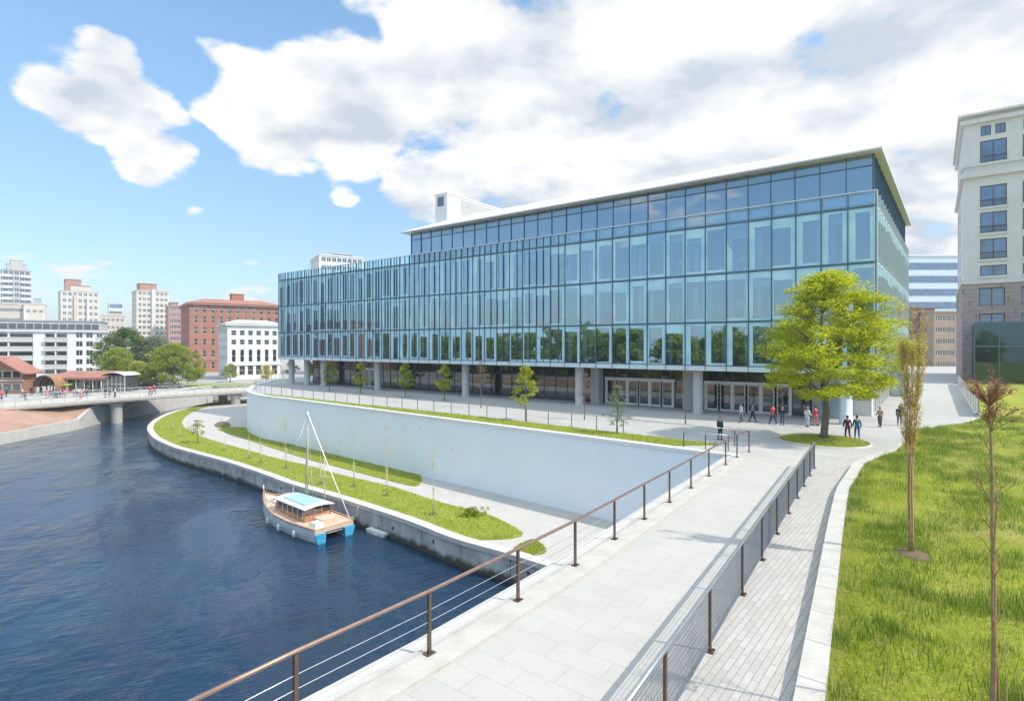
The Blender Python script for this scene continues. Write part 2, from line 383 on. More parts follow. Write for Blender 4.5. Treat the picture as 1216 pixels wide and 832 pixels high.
# clouds behind the viewer: ordinary scattered cover from the broad noise
back = nt.nodes.new('ShaderNodeMapRange'); back.inputs[1].default_value = .35; back.inputs[2].default_value = -.1; nt.links.new(sp.outputs[1], back.inputs[0])
acc = mathn(nt, 'ADD', acc, mathn(nt, 'MULTIPLY', back.outputs[0], mathn(nt, 'MULTIPLY', mathn(nt, 'SUBTRACT', n_wide, .50), 1.2)))
den = mathn(nt, 'ADD', mathn(nt, 'ADD', mathn(nt, 'MULTIPLY', mathn(nt, 'SUBTRACT', n_big, .60), 1.1), mathn(nt, 'MULTIPLY', mathn(nt, 'SUBTRACT', n_fine, .5), .42)), acc)
cov = nt.nodes.new('ShaderNodeMapRange'); cov.interpolation_type = 'SMOOTHSTEP'; cov.inputs[1].default_value = .13; cov.inputs[2].default_value = .27; nt.links.new(den, cov.inputs[0])
hz = nt.nodes.new('ShaderNodeMapRange'); hz.inputs[1].default_value = 0.0; hz.inputs[2].default_value = .05; nt.links.new(sp.outputs[2], hz.inputs[0])
cfac = mathn(nt, 'MULTIPLY', cov.outputs[0], hz.outputs[0])
lit = mathn(nt, 'ADD', mathn(nt, 'MULTIPLY', mathn(nt, 'SUBTRACT', n_big, n_sun), 3.2), .62)
lit = mathn(nt, 'SUBTRACT', lit, mathn(nt, 'MULTIPLY', mathn(nt, 'SUBTRACT', den, .35), .5))
lit = mathn(nt, 'ADD', lit, mathn(nt, 'MULTIPLY', mathn(nt, 'SUBTRACT', n_fine, .5), .32))
ccol = ramp2(nt, lit, (.60, .66, .745), (1.0, .995, .985), .18, .74)
bg2 = nt.nodes.new('ShaderNodeBackground'); nt.links.new(ccol, bg2.inputs[0]); bg2.inputs[1].default_value = .80
mx = nt.nodes.new('ShaderNodeMixShader'); nt.links.new(cfac, mx.inputs[0]); nt.links.new(bg.outputs[0], mx.inputs[1]); nt.links.new(bg2.outputs[0], mx.inputs[2])
# unseen bright cloud overhead and behind the viewer, added to lift ambient light
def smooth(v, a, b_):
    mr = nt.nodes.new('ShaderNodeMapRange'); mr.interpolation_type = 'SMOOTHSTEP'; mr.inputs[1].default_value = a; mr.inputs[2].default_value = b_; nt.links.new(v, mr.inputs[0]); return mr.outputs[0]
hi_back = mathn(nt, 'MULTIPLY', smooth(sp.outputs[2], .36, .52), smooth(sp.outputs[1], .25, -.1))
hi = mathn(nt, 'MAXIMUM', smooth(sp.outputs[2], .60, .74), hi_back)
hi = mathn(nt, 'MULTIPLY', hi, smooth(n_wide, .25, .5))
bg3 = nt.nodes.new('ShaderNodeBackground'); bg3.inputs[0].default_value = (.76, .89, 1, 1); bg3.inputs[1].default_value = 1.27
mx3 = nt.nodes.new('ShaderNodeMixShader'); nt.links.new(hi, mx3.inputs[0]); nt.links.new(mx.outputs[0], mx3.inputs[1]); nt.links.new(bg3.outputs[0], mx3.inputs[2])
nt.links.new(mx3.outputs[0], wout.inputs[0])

sl = bpy.data.lights.new('sun', 'SUN'); sl.energy = 3.4; sl.angle = R(.53); sl.color = (1, .925, .81)
so = bpy.data.objects.new('sun', sl); COL.objects.link(so); so.location = (60, 0, 80)
sd = Vector((math.sin(R(SUN_AZ))*math.cos(R(SUN_EL)), math.cos(R(SUN_AZ))*math.cos(R(SUN_EL)), math.sin(R(SUN_EL))))
so.rotation_euler = sd.to_track_quat('Z', 'Y').to_euler()
cd = bpy.data.cameras.new('camera'); cam = bpy.data.objects.new('camera', cd); COL.objects.link(cam); SC.camera = cam
cam.location = (0, 0, H); cam.rotation_euler = (R(90), 0, 0); cd.sensor_width = 36; cd.lens = F/1216*36
cd.shift_y = -6/1216; cd.clip_start = .1; cd.clip_end = 8000
SC.view_settings.view_transform = 'Standard'; SC.view_settings.look = 'None'; SC.view_settings.exposure = .42; SC.view_settings.gamma = 1
SC.render.engine = 'CYCLES'; SC.cycles.max_bounces = 10; SC.cycles.transparent_max_bounces = 16; SC.cycles.use_denoising = True
SC.cycles.caustics_reflective = False; SC.cycles.caustics_refractive = False; SC.cycles.sample_clamp_indirect = 6
# ================================================================== GROUND, WATER, WALLS
def sheet(name, poly, z, mat, kind='structure'):
    mb = MB(); n = len(poly); mb.add([Vector((p[0], p[1], z if z is not None else p[2])) for p in poly], [tuple(range(n))])
    ar = sum(poly[i][0]*poly[(i+1) % n][1]-poly[(i+1) % n][0]*poly[i][1] for i in range(n))
    if ar < 0: mb.f = [tuple(reversed(f)) for f in mb.f]
    o = mb.build(name, mat); o['kind'] = kind; return o

m, nt, b = new_mat('river_water')
v = coords(nt, 0.5, (1, 1, 1)); v2 = coords(nt, 0.45, (3.2, 1, 1))
big = noise(nt, v, .05, 3)
nt.links.new(ramp2(nt, big, (.007, .024, .054), (.014, .042, .085)), b.inputs['Base Color'])
b.inputs['Roughness'].default_value = .04; b.inputs['IOR'].default_value = 1.38; b.inputs['Specular IOR Level'].default_value = .55
w1 = noise(nt, v2, 1.5, 5, .62); w2 = noise(nt, v, .3, 3, .5); w3 = noise(nt, v2, 5.5, 3, .6)
hh = mathn(nt, 'ADD', mathn(nt, 'MULTIPLY', w1, 1.1), mathn(nt, 'ADD', mathn(nt, 'MULTIPLY', w2, 1.6), mathn(nt, 'MULTIPLY', w3, .36)))
calm = ramp2(nt, noise(nt, coords(nt, .3, (.5, 1, 1)), .07, 4, .6), (.30, .30, .30), (1.25, 1.25, 1.25), .40, .62)
hh = mathn(nt, 'MULTIPLY', hh, calm)
bump(nt, b, hh, 1.0, .12)
M['water'] = m
sheet('water', [(-400, -300), (150, -300), (150, 200), (-400, 200)], ZW, M['water'])

# city ground beyond the river and on its left bank
BANK = [(-66.5, 125), (-66.5, 90), (-65, 84), (-65, 71), (-80, 55), (-82.4, 32), (-14.4, -19.2), (5, -28)]
SLOPE = 8.0
sheet('city_ground', [(-66.5, 125), (-66.5, 90), (-72, 86), (-73, 68), (-88, 52), (-88, 33), (-20, -25), (5, -36), (5, -3000), (-4000, -3000), (-4000, 4000), (4000, 4000), (4000, 125)], ZC, M['city'])
mb = MB()
lo = [(-66.5, 90, ZC-.02), (-65, 84, -5.1), (-65, 71, -5.3), (-80, 55, -5.3), (-82.4, 32, -5.3), (-14.4, -19.2, -5.3), (5, -28, -5.3)]
hi = [(-66.5, 90, ZC-.01), (-72, 86, ZC-.01), (-73, 68, ZC-.01), (-88, 52, ZC-.01), (-88, 33, ZC-.01), (-20, -25, ZC-.01), (5, -36, ZC-.01)]
strip(mb, [Vector(p) for p in hi], [Vector(p) for p in lo])
o = mb.build('embankment', M['red_ground']); o['kind'] = 'structure'
mb = MB()
pts = [Vector((x, y, 0)) for x, y in [(-66.6, 125), (-66.6, 90), (-65, 84), (-65, 71), (-80, 55), (-82.4, 32), (-14.4, -19.2), (5, -28)]]
inn = offset_line(pts, -1.3)
tops = [ZC+.05, ZC+.05, -5.0, -5.2, -5.2, -5.2, -5.2, -5.2]
for i in range(len(pts)-1):
    p, q, r, s_ = pts[i], pts[i+1], inn[i+1], inn[i]
    z0, z1 = tops[i], tops[i+1]
    mb.hexa([Vector((p.x, p.y, -8)), Vector((q.x, q.y, -8)), Vector((r.x, r.y, -8)), Vector((s_.x, s_.y, -8)), Vector((p.x, p.y, z0)), Vector((q.x, q.y, z1)), Vector((r.x, r.y, z1)), Vector((s_.x, s_.y, z0))])
tag(mb.build('quay_wall', M['coping']), 'low pale quay edge along the far left bank below the reddish slope', 'quay wall')
mb = MB(); mb.box(-67, -40, 124.6, 125.4, -8, ZC+.06)
tag(mb.build('river_wall', M['quay_conc']), 'concrete wall closing the river channel beyond the bridge', 'wall')

# --- quay terrace (lower level)
q_px = [(300, 470.6), (262, 476), (223.7, 484), (206, 488.5), (194, 493), (185, 497.5), (178, 503), (175.5, 508), (177, 513), (184, 520.5), (202.8, 529.5), (224, 536), (267, 547.5), (309.7, 561.5), (344, 574), (400, 590.5), (480, 616.5), (534, 637.5), (569, 648), (600, 656.5), (637, 668)]
QE = catmull([P(x, y, ZL) for x, y in q_px], 6)
QE = [p for p in QE]
dq = (QE[-1]-QE[-8]).normalized()
QE.append(QE[-1]+dq*8)                                   # runs on below the walkway
QI = offset_line(QE, .62); QI2 = offset_line(QE, .5)
terr = [p for p in QI2]+[Vector((16, 14, 0)), Vector((30, 30, 0)), Vector((-20, 75, 0)), Vector((-38, 126, 0)), Vector((-56, 126, 0))]
sheet('quay_terrace', terr, ZL, M['terrace'])
mb = MB()
for i in range(len(QE)-1):
    a, b_, c, d = QE[i], QE[i+1], QI[i+1], QI[i]
    mb.hexa([Vector((p.x, p.y, -8.2)) for p in (a, b_, c, d)]+[Vector((p.x, p.y, ZL-.22)) for p in (a, b_, c, d)])
qw = tag(mb.build('quay_wall', M['quay_conc']), 'long curved stained concrete quay wall beside the moored boat', 'quay wall')
mb = MB(); qo = offset_line(QE, -.07)
for i in range(len(QE)-1):
    a, b_, c, d = qo[i], qo[i+1], QI[i+1], QI[i]
    mb.hexa([Vector((p.x, p.y, ZL-.22)) for p in (a, b_, c, d)]+[Vector((p.x, p.y, ZL+.06)) for p in (a, b_, c, d)])
mb.build('coping', M['coping'], qw)
mb = MB()                                                   # vertical construction joints of the wall, dark weep holes
acc_d = 0
for i in range(len(QE)-2):
    d = (QE[i+1]-QE[i]).length; acc_d += d
    if acc_d > 3.2:
        acc_d = 0; t = (QE[i+1]-QE[i]).normalized(); n_ = Vector((t.y, -t.x, 0)); p = QE[i]
        mb.hexa([p+n_*.012-t*.02+Vector((0, 0, zz-ZL)) if False else Vector((p.x+n_.x*o_-t.x*s2, p.y+n_.y*o_-t.y*s2, zz)) for zz in (-8, ZL-.25) for o_, s2 in ((.006, .02), (.006, -.02), (-.05, -.02), (-.05, .02))])
        if random.random() < .7:
            c = p+t*1.2; zz = ZL-random.uniform(.5, .8); s3 = .1
            mb.hexa([Vector((c.x+n_.x*o_-t.x*s2, c.y+n_.y*o_-t.y*s2, z_)) for z_ in (zz-.12, zz+.08) for o_, s2 in ((.012, s3), (.012, -s3), (-.05, -s3), (-.05, s3))])
mb.build('drain_hole', M['darksteel'], qw)

def px_sheet(name, pxs, z, mat, kind, n=5, th=.06):
    pts = catmull([P(x, y, z) for x, y in pxs], n, True)
    mb = MB(); mb.prism([(p.x, p.y) for p in pts], z-th, z); o = mb.build(name, mat); o['kind'] = kind; return o, pts
# outer lawn between the quay coping and the path
path_out = [(288, 474.5), (267, 478.6), (245.5, 483), (228, 489.5), (219, 496), (216, 502), (221, 509), (230.5, 514.5), (245.5, 520.7), (267, 527.3), (299, 536), (331, 545), (366.5, 553), (400, 562.8), (462, 577), (480, 582.6), (525, 597), (575, 609.5), (607, 624), (621, 633)]
PO = catmull([P(x, y, ZL) for x, y in path_out], 5)
QL = [p for p in offset_line(QE, .66)]
i_end = min(range(len(QL)), key=lambda i: (QL[i]-P(572, 641, ZL)).length)
outer = [p for p in QL[5:i_end]]+[P(590, 640.5, ZL), P(606, 639.5, ZL)]+[P(619, 637, ZL)]+PO[::-1]
mb = MB(); mb.prism([(p.x, p.y) for p in outer], ZL-.05, ZL+.05)
o = mb.build('lawn', M['lawn2']); o['kind'] = 'structure'
in_px = [(259, 509.5), (264, 512), (288, 520), (322.5, 531.5), (365, 545), (400, 554), (424, 560.5), (462.5, 570.5), (487, 576.5), (496, 576.5), (499.5, 573), (500, 567), (491, 559), (460, 549.5), (420, 538.5), (370, 526), (330, 516), (307, 511), (290, 508), (272, 507)]
IL = [P(x, y, ZL) for x, y in in_px]
inner = catmull(IL, 4, True)
mb = MB(); mb.prism([(p.x, p.y) for p in inner], ZL-.05, ZL+.05)
o = mb.build('lawn', M['lawn2']); o['kind'] = 'structure'
bed = catmull([P(x, y, ZL) for x, y in [(255, 504), (262, 500.5), (270, 501.5), (274, 505), (266, 507.5), (257, 507)]], 4, True)
mb = MB(); mb.prism([(p.x, p.y) for p in bed], ZL-.05, ZL+.06); o = mb.build('planting_bed', M['soil']); o['kind'] = 'structure'
tri = [P(x, y, ZL) for x, y in [(611, 651), (634, 641), (649, 654), (633, 659)]]
mb = MB(); mb.prism([(p.x, p.y) for p in catmull(tri, 3, True)], ZL-.05, ZL+.05); o = mb.build('lawn', M['lawn2']); o['kind'] = 'structure'

# --- upper plaza and the retaining wall
aL = lambda b: float(np.interp(b, [-30, 5, 8, 13, 20, 33], [-7.95, -7.88, -7.74, -7.72, -7.95, -8.38]))          # left edge post line of the walkway
aR = lambda b: -2.85-.058*b          # right railing line
w_px = [(331, 450), (320, 452), (310, 454.6), (301, 457.6), (296, 460.2), (293.2, 463.3), (297, 466.4), (310, 469.6), (326, 471.6)]
WL = catmull([P(x, y, 0) for x, y in w_px], 5)
s0 = Vector((-24.9, 62.7, 0)); s1 = Vector((12.15, 30.25, 0))
WL = WL[:-1]+[s0+(s1-s0)*(k/24) for k in range(0, 25)]
WI = offset_line(WL, .45)
kx = {-40: .9, -10: .4, 0: -.5, 9.9: -1.36, 20.3: -2.25, 25.7: -2.66, 31.9: -2.65, 34: -2.3, 37.6: -1.65, 42: -1.35, 48.6: -.95, 52: .6, 56: 2.3, 60: 3.2, 66: 3.45, 125: 3.45}
kb = np.array(sorted(kx)); ka = np.array([kx[k] for k in kb])
def lawn_edge(b): return float(np.interp(b, kb, ka))
plaza = WI+[*[L(aL(b)-.62, b) for b in (31.2, 26, 20, 16.5, 13, 10, 8, 6.5, 5, -30)], L(200, -30), L(260, 330), Vector((-45, 330, 0))]
sheet('plaza', plaza, 0.0, M['plaza'])
mb = MB()
for i in range(len(WL)-1):
    a, b_, c, d = WL[i], WL[i+1], WI[i+1], WI[i]
    mb.hexa([Vector((p.x, p.y, ZL-.3)) for p in (a, b_, c, d)]+[Vector((p.x, p.y, -.16)) for p in (a, b_, c, d)])
rw = tag(mb.build('retaining_wall', M['wall_white']), 'tall smooth white retaining wall with a rounded end above the quay lawns', 'wall')
mb = MB(); wo = offset_line(WL, -.05); wi = offset_line(WL, .5)
for i in range(len(WL)-1):
    a, b_, c, d = wo[i], wo[i+1], wi[i+1], wi[i]
    mb.hexa([Vector((p.x, p.y, -.16)) for p in (a, b_, c, d)]+[Vector((p.x, p.y, .05)) for p in (a, b_, c, d)])
mb.build('coping', M['fascia'], rw)
for k in range(16):
    i_ = 33+int(k*1.35); p_ = WL[min(i_, len(WL)-2)]; t = (WL[min(i_, len(WL)-2)+1]-p_).normalized(); n_ = Vector((t.y, -t.x, 0)); zz = random.choice([-1.1, -2.4, -3.6])
    mb = MB(); mb.tube([Vector((p_.x, p_.y, zz))-n_*.05, Vector((p_.x, p_.y, zz))+n_*.008], .05, 8); mb.build('tie_hole', M['darksteel'], rw)
# grass strip and railing along the top of that wall
k0 = 34; nW = len(WL)
goff = np.interp(np.arange(nW), [k0, 45, 52, nW-1], [1.0, 1.5, 2.4, 2.7])
roff = np.interp(np.arange(nW), [0, 20, 34, 45, 52, nW-1], [.8, .8, 1.3, 2.1, 3.1, 3.2])
g0 = offset_line(WL, .52); g1 = offset_line(WL, list(goff))
ge = nW-2
poly = [g0[i] for i in range(k0, ge)]+[g1[i] for i in reversed(range(k0, ge+1))]
mb = MB(); mb.prism([(p.x, p.y) for p in poly], -.05, .09); o = mb.build('lawn', M['lawn2']); o['kind'] = 'structure'
GSTRIP = (g0, g1, k0, ge)

def railing(pts, name, label, height, post_mat, rail_mat, cables=0, cable_mat=None, rail_r=.03, post_w=.05, posts=None, base=True, group=None, mesh=None, midrail=False):
    root = empty(name, pts[0], label, 'railing', group)
    up = Vector((0, 0, 1))
    for i, p in enumerate(pts):
        t = (pts[min(i+1, len(pts)-1)]-pts[max(i-1, 0)]).normalized(); n_ = Vector((-t.y, t.x, 0))
        mb = MB(); mb.bar(p, p+up*(height-rail_r), post_w*1.25, post_w, up=n_)
        po = mb.build('post', post_mat, root)
        if base:
            mb = MB(); mb.bar(p-n_*.0+up*.001-t*.11, p+up*.001+t*.11, .16, .024)
            for s_ in (-1, 1):
                for u_ in (-1, 1):
                    c = p+t*.08*s_+n_*.055*u_; mb.tube([c, c+up*.03], .012, 6)
            mb.build('base_plate', post_mat, po)
    mb = MB(); mb.tube([p+up*height for p in pts], rail_r, 10); mb.build('handrail', rail_mat, root)
    if midrail:
        mb = MB()
        off = [Vector(((pts[min(i+1, len(pts)-1)]-pts[max(i-1, 0)]).y, -(pts[min(i+1, len(pts)-1)]-pts[max(i-1, 0)]).x, 0)).normalized()*-.07 for i in range(len(pts))]
        mb.tube([p+up*(height+.015)+o_ for p, o_ in zip(pts, off)], rail_r*.8, 8); mb.build('handrail', cable_mat, root)
    for k in range(cables):
        z = .16+k*(height-.3)/(cables)
        mb = MB(); mb.tube([p+up*z for p in pts], .0065, 6); mb.build('cable', cable_mat, root)
    if mesh:
        for i in range(len(pts)-1):
            p, q = pts[i], pts[i+1]; d = (q-p); ln = d.length; d.normalize(); n_ = Vector((-d.y, d.x, 0))*.02
            mb = MB(); z0, z1 = .10, height-.08
            a0, a1 = p+d*.05+n_, q-d*.05+n_
            for z in (z0, z1): mb.bar(a0+up*z, a1+up*z, .028, .028)
            nv = int((ln-.1)/.05)
            for k in range(1, nv):
                c = a0+(a1-a0)*(k/nv); mb.bar(c+up*z0, c+up*z1, .006, .006)
            nh = 12
            for k in range(1, nh):
                zz = z0+(z1-z0)*k/nh; mb.bar(a0+up*zz, a1+up*zz, .006, .006)
            mb.build('mesh_panel', mesh, root)
    return root

tr = offset_line(WL, list(roff))
# resample at about 2.1 m
def resample(pts, step):
    out = [pts[0].copy()]; rest = step
    for i in range(len(pts)-1):
        p, q = pts[i].copy(), pts[i+1]; d = (q-p).length
        while d >= rest:
            p = p+(q-p).normalized()*rest; out.append(p.copy()); d = (q-p).length; rest = step
        rest -= d
    return out
trp = resample(tr[:-4], 2.15)
trp.append(Vector((13.3, 33.4, 0)))
railing(trp, 'terrace_railing', 'thin grey railing with wires along the grass strip above the white retaining wall', .98, M['darksteel'], M['steel'], 2, M['cable'], .024, .035, base=False)
hp = [Vector((10.1, 32.9, 0)), Vector((11.2, 32.35, 0)), Vector((12.3, 31.8, 0))]
railing(hp, 'stair_handrail', 'short grey handrail at the corner where terrace meets walkway', .9, M['darksteel'], M['steel'], 1, M['cable'], .024, .04, base=False)

# --- walkway
mb = MB()
def lsheet(bs, fa, fb, z): 
    for i in range(len(bs)-1):
        mb.quad(L(fa(bs[i]), bs[i], z), L(fb(bs[i]), bs[i], z), L(fb(bs[i+1]), bs[i+1], z), L(fa(bs[i+1]), bs[i+1], z))
bs = [-30, -10, 5, 6.5, 8, 10, 13, 16.5, 20, 26, 31.1, 33.5]
lsheet(bs, lambda b: aL(b)+.5, lambda b: aR(b)-.25, .006)
o = mb.build('walkway', M['ramp']); o['kind'] = 'structure'
mb = MB(); bs = [-30, -10, 0, 5, 10, 15, 20.3, 25.7, 29, 32, 34.5]
lsheet(bs, lambda b: aR(b)-.25, lambda b: lawn_edge(b)-.3, .010)
o = mb.build('footpath', M['brick_path']); o['kind'] = 'structure'
# pale kerb (two steps) under the left railing and the wall that carries the walkway
mb = MB(); b0 = [-30, -10, 5, 6.5, 8, 10, 13, 16.5, 20, 26, 31.1]
for i in range(len(b0)-1):
    p, q = b0[i], b0[i+1]
    mb.hexa([L(aL(b)+x, b, z) for z in (-.2, .07) for b, x in ((p, -.25), (p, .5), (q, .5), (q, -.25))])
    mb.hexa([L(aL(b)+x, b, z) for z in (-.3, .02) for b, x in ((p, -.66), (p, -.252), (q, -.252), (q, -.66))], 1)
o = mb.build('kerb', [M['granite'], M['coping']]); o['kind'] = 'structure'
mb = MB()
for i in range(len(b0)-1):
    p, q = b0[i], b0[i+1]
    mb.hexa([L(aL(b)+x, b, z) for z in (-8.2, -.3) for b, x in ((p, -.56), (p, .3), (q, .3), (q, -.56))])
tag(mb.build('walkway_wall', M['wall_white']), 'wall carrying the walkway edge down to the water under the brown handrail', 'wall')
lb = [2.3, 4.9, 7.65, 10.5, 13.1, 15.6, 18.0, 20.5, 23.1, 25.7, 28.6, 30.9]
lp = [L(aL(b), b, .07) for b in lb]+[L(aL(33)+.1, 33.2, .004)]
railing(lp, 'walkway_railing', 'brown metal railing with round handrail and steel cables above the water', 1.2, M['bronze'], M['rail_wood'], 4, M['cable'], .038, .055)
rb = [5.6, 8.4, 11.1, 14.1, 16.7, 19.3, 21.9, 24.3, 26.5, 28.8, 30.7]
rp = [L(aR(b), b, .012) for b in rb]
railing(rp, 'walkway_railing', 'grey railing with wire mesh panels between the walkway and the brick path', 1.25, M['bronze'], M['steel'], 0, M['steel'], .036, .055, mesh=M['mesh'])

# --- granite kerb of the lawn, blocks with joints
mb = MB(); kbz = lambda b: .30 if b < 33 else max(.10, .30-.03*(b-33))
bb = -12.0
while bb < 60:
    step = 1.42 if bb < 34 else 1.0
    e = bb+step-.018
    z0, z1 = kbz(bb), kbz(e); w = .44 if bb < 36 else .3
    mb.hexa([L(lawn_edge(b)-x, b, -.1) for b, x in ((bb, w), (bb, 0), (e, 0), (e, w))]+[L(lawn_edge(bb)-w, bb, z0), L(lawn_edge(bb), bb, z0), L(lawn_edge(e), e, z1), L(lawn_edge(e)-w, e, z1)])
    bb += step
o = mb.build('lawn_kerb', M['granite']); o['kind'] = 'structure'

# --- lawn hill on the right
def lawn_z(a, b, x, y):
    e = a-lawn_edge(b)
    h = .24 if b < 33 else max(.07, .24-.03*(b-33))
    s_ = min(1, max(0, e/1.5))
    n_ = math.sin(x*.9+1.3*math.sin(y*.6))*.06+math.sin(y*1.3+x*.4)*.05+math.sin(x*2.3-y*1.9)*.03
    return h+s_*(n_+.05)+min(1.0, max(0, e-2)/60)*.9
rows = list(np.arange(-14, 34, .45))+list(np.arange(34, 66, .8))+list(np.arange(66, 126, 4))
offs = [0, .1, .25, .5, .8, 1.2]+list(np.arange(1.6, 14, .45))+list(np.arange(14, 30, 1.2))+[32, 36, 42, 50, 62, 80, 110, 160, 230]
mb = MB(); vs = []; fs = []
for b in rows:
    for e in offs:
        a = lawn_edge(b)+e; p = L(a, b); p.z = lawn_z(a, b, p.x, p.y); vs.append(p)
nc = len(offs)
for i in range(len(rows)-1):
    for j in range(nc-1): fs.append((i*nc+j, i*nc+j+1, (i+1)*nc+j+1, (i+1)*nc+j))
mb.add(vs, fs, 0, True); o = mb.build('lawn', M['lawn']); o['kind'] = 'structure'

# --- grass blades
def blades(name, pts, hts, mats, mi, wid=.012, lean=.45):
    n = len(pts); ang = RNG.uniform(0, 2*np.pi, n); la = RNG.uniform(0, 2*np.pi, n)
    w = wid*RNG.uniform(.7, 1.3, n); dx = np.cos(ang)*w; dy = np.sin(ang)*w
    ln = lean*hts*RNG.uniform(.1, 1, n)
    v = np.empty((n, 3, 3)); v[:, 0] = pts; v[:, 1] = pts; v[:, 2] = pts
    v[:, 0, 0] -= dx; v[:, 0, 1] -= dy; v[:, 1, 0] += dx; v[:, 1, 1] += dy
    v[:, 2, 0] += np.cos(la)*ln; v[:, 2, 1] += np.sin(la)*ln; v[:, 2, 2] += hts
    o = np_mesh(name, v.reshape(-1, 3), np.arange(n*3).reshape(n, 3), mats, mi); o['kind'] = 'stuff'; return o
# right lawn: tufts, denser near the viewer
pl = []; hl = []; ml = []
def near_lawn(b, a):
    p = L(a, b); return p.y > 3.5 and abs(p.x) < p.y*.95+1
tuft = []
while len(tuft) < 4300:
    b = 2+60*random.random()**1.45; e = 26*random.random()**1.35; a = lawn_edge(b)+e
    if near_lawn(b, a): tuft.append((a, b))
for a, b in tuft:
    p = L(a, b)
    f = .5+.5*math.sin(p.x*1.1+2*math.sin(p.y*.5))*math.sin(p.y*.8+1)
    tall = random.random() < .46*f**2+.04
    n = int(random.uniform(18, 40)*(3.0 if tall else 1)); r = random.uniform(.15, .38)*(1.25 if tall else 1)
    q = RNG.normal(0, r, (n, 2)); dry = (not tall) and random.random() < .16+.5*max(0, math.sin(p.x*.55+1.7*math.sin(p.y*.33)+.6))
    for k in range(n):
        aa = a+q[k, 0]; b2 = b+q[k, 1]
        if aa < lawn_edge(b2)+.02: continue
        pp = L(aa, b2); pl.append((pp.x, pp.y, lawn_z(aa, b2, pp.x, pp.y)-.01))
        hl.append((.30 if tall else .12)*random.uniform(.55, 1.25)*max(.3, 1-(q[k, 0]**2+q[k, 1]**2)/(r*r*5))); ml.append(1 if (dry and random.random() < .8) or random.random() < .08 else (2 if tall and random.random() < .88 else 0))
# fine cover
while len(pl) < 240000:
    b = 2+46*random.random()**1.6; e = 26*random.random()**1.5; a = lawn_edge(b)+e
    p = L(a, b)
    if p.y < 3.5 or abs(p.x) > p.y*.95+1: continue
    pl.append((p.x, p.y, lawn_z(a, b, p.x, p.y)-.01)); hl.append(random.uniform(.04, .11)); ml.append(1 if random.random() < (.55 if e < .22 else .14)+.4*max(0, math.sin(p.x*.55+1.7*math.sin(p.y*.33)+.6)) else 0)
blades('grass', np.array(pl), np.array(hl), [M['blade'], M['blade_dry'], M['blade_dark']], np.array(ml), .009)
# shorter turf on the quay lawns and the terrace strip
def inside(poly, x, y):
    r = False; j = len(poly)-1
    for i in range(len(poly)):
        if (poly[i].y > y) != (poly[j].y > y) and x < (poly[j].x-poly[i].x)*(y-poly[i].y)/(poly[j].y-poly[i].y)+poly[i].x: r = not r
        j = i
    return r
def turf(poly, z, n, h0, h1, wid, ymax=999):
    x0 = min(p.x for p in poly); x1 = max(p.x for p in poly); y0 = min(p.y for p in poly); y1 = min(ymax, max(p.y for p in poly))
    out = []; hs_ = []; t = 0
    while len(out) < n and t < n*12:
        t += 1; x = random.uniform(x0, x1); y = y0+(y1-y0)*random.random()**1.3
        if inside(poly, x, y): out.append((x, y, z)); hs_.append(random.uniform(h0, h1))
    return out, hs_
pl = []; hl = []
for poly, z, n in ((outer, ZL+.04, 26000), (inner, ZL+.04, 14000), ([p for p in poly], .08, 9000), (catmull(tri, 3, True), ZL+.04, 1200)):
    a_, b_ = turf(poly, z, n, .05, .13, .02); pl += a_; hl += b_
blades('grass', np.array(pl), np.array(hl), [M['blade'], M['blade_dry']], (RNG.random(len(pl)) < .08).astype(int), .028)
# island lawn round the big tree
isl = P(977, 524, 0)
mb = MB(); mb.lathe((isl.x, isl.y, 0), [(2.62, -.05), (2.62, .10), (2.46, .10), (2.46, .06)], 40); o = mb.build('island_kerb', M['granite']); o['kind'] = 'structure'
mb = MB(); mb.lathe((isl.x, isl.y, 0), [(2.46, .06), (1.8, .13), (1.0, .2), (.02, .24)], 40); o = mb.build('lawn', M['lawn2']); o['kind'] = 'structure'
pl = []; hl = []
while len(pl) < 5000:
    x, y = random.uniform(-2.4, 2.4), random.uniform(-2.4, 2.4); r = math.hypot(x, y)
    if r < 2.42: pl.append((isl.x+x, isl.y+y, float(np.interp(r, [0, 1, 1.8, 2.46], [.24, .2, .13, .06]))-.01)); hl.append(random.uniform(.05, .13))
blades('grass', np.array(pl), np.array(hl), [M['blade'], M['blade_dry']], (RNG.random(len(pl)) < .25).astype(int), .025)
# strips of lawn between path and fence, and beyond the bridge
mb = MB(); 
pth = [L(2.0, 66), L(3.3, 62.5), L(3.3, 118), L(2.6, 118)]

# thin air between the viewer and the far skyline
HAZE = .0005
if HAZE:
    m = bpy.data.materials.new('haze'); m.use_nodes = True; nt = m.node_tree; nt.nodes.remove(nt.nodes['Principled BSDF'])
    pv = nt.nodes.new('ShaderNodeVolumePrincipled'); pv.inputs['Color'].default_value = (.86, .93, 1, 1); pv.inputs['Density'].default_value = HAZE; pv.inputs['Anisotropy'].default_value = .2
    nt.links.new(pv.outputs[0], nt.nodes['Material Output'].inputs['Volume'])
    mb = MB(); mb.box(-4100, 4100, -3100, 4100, -9, 75); o = mb.build('haze', m); o['kind'] = 'stuff'
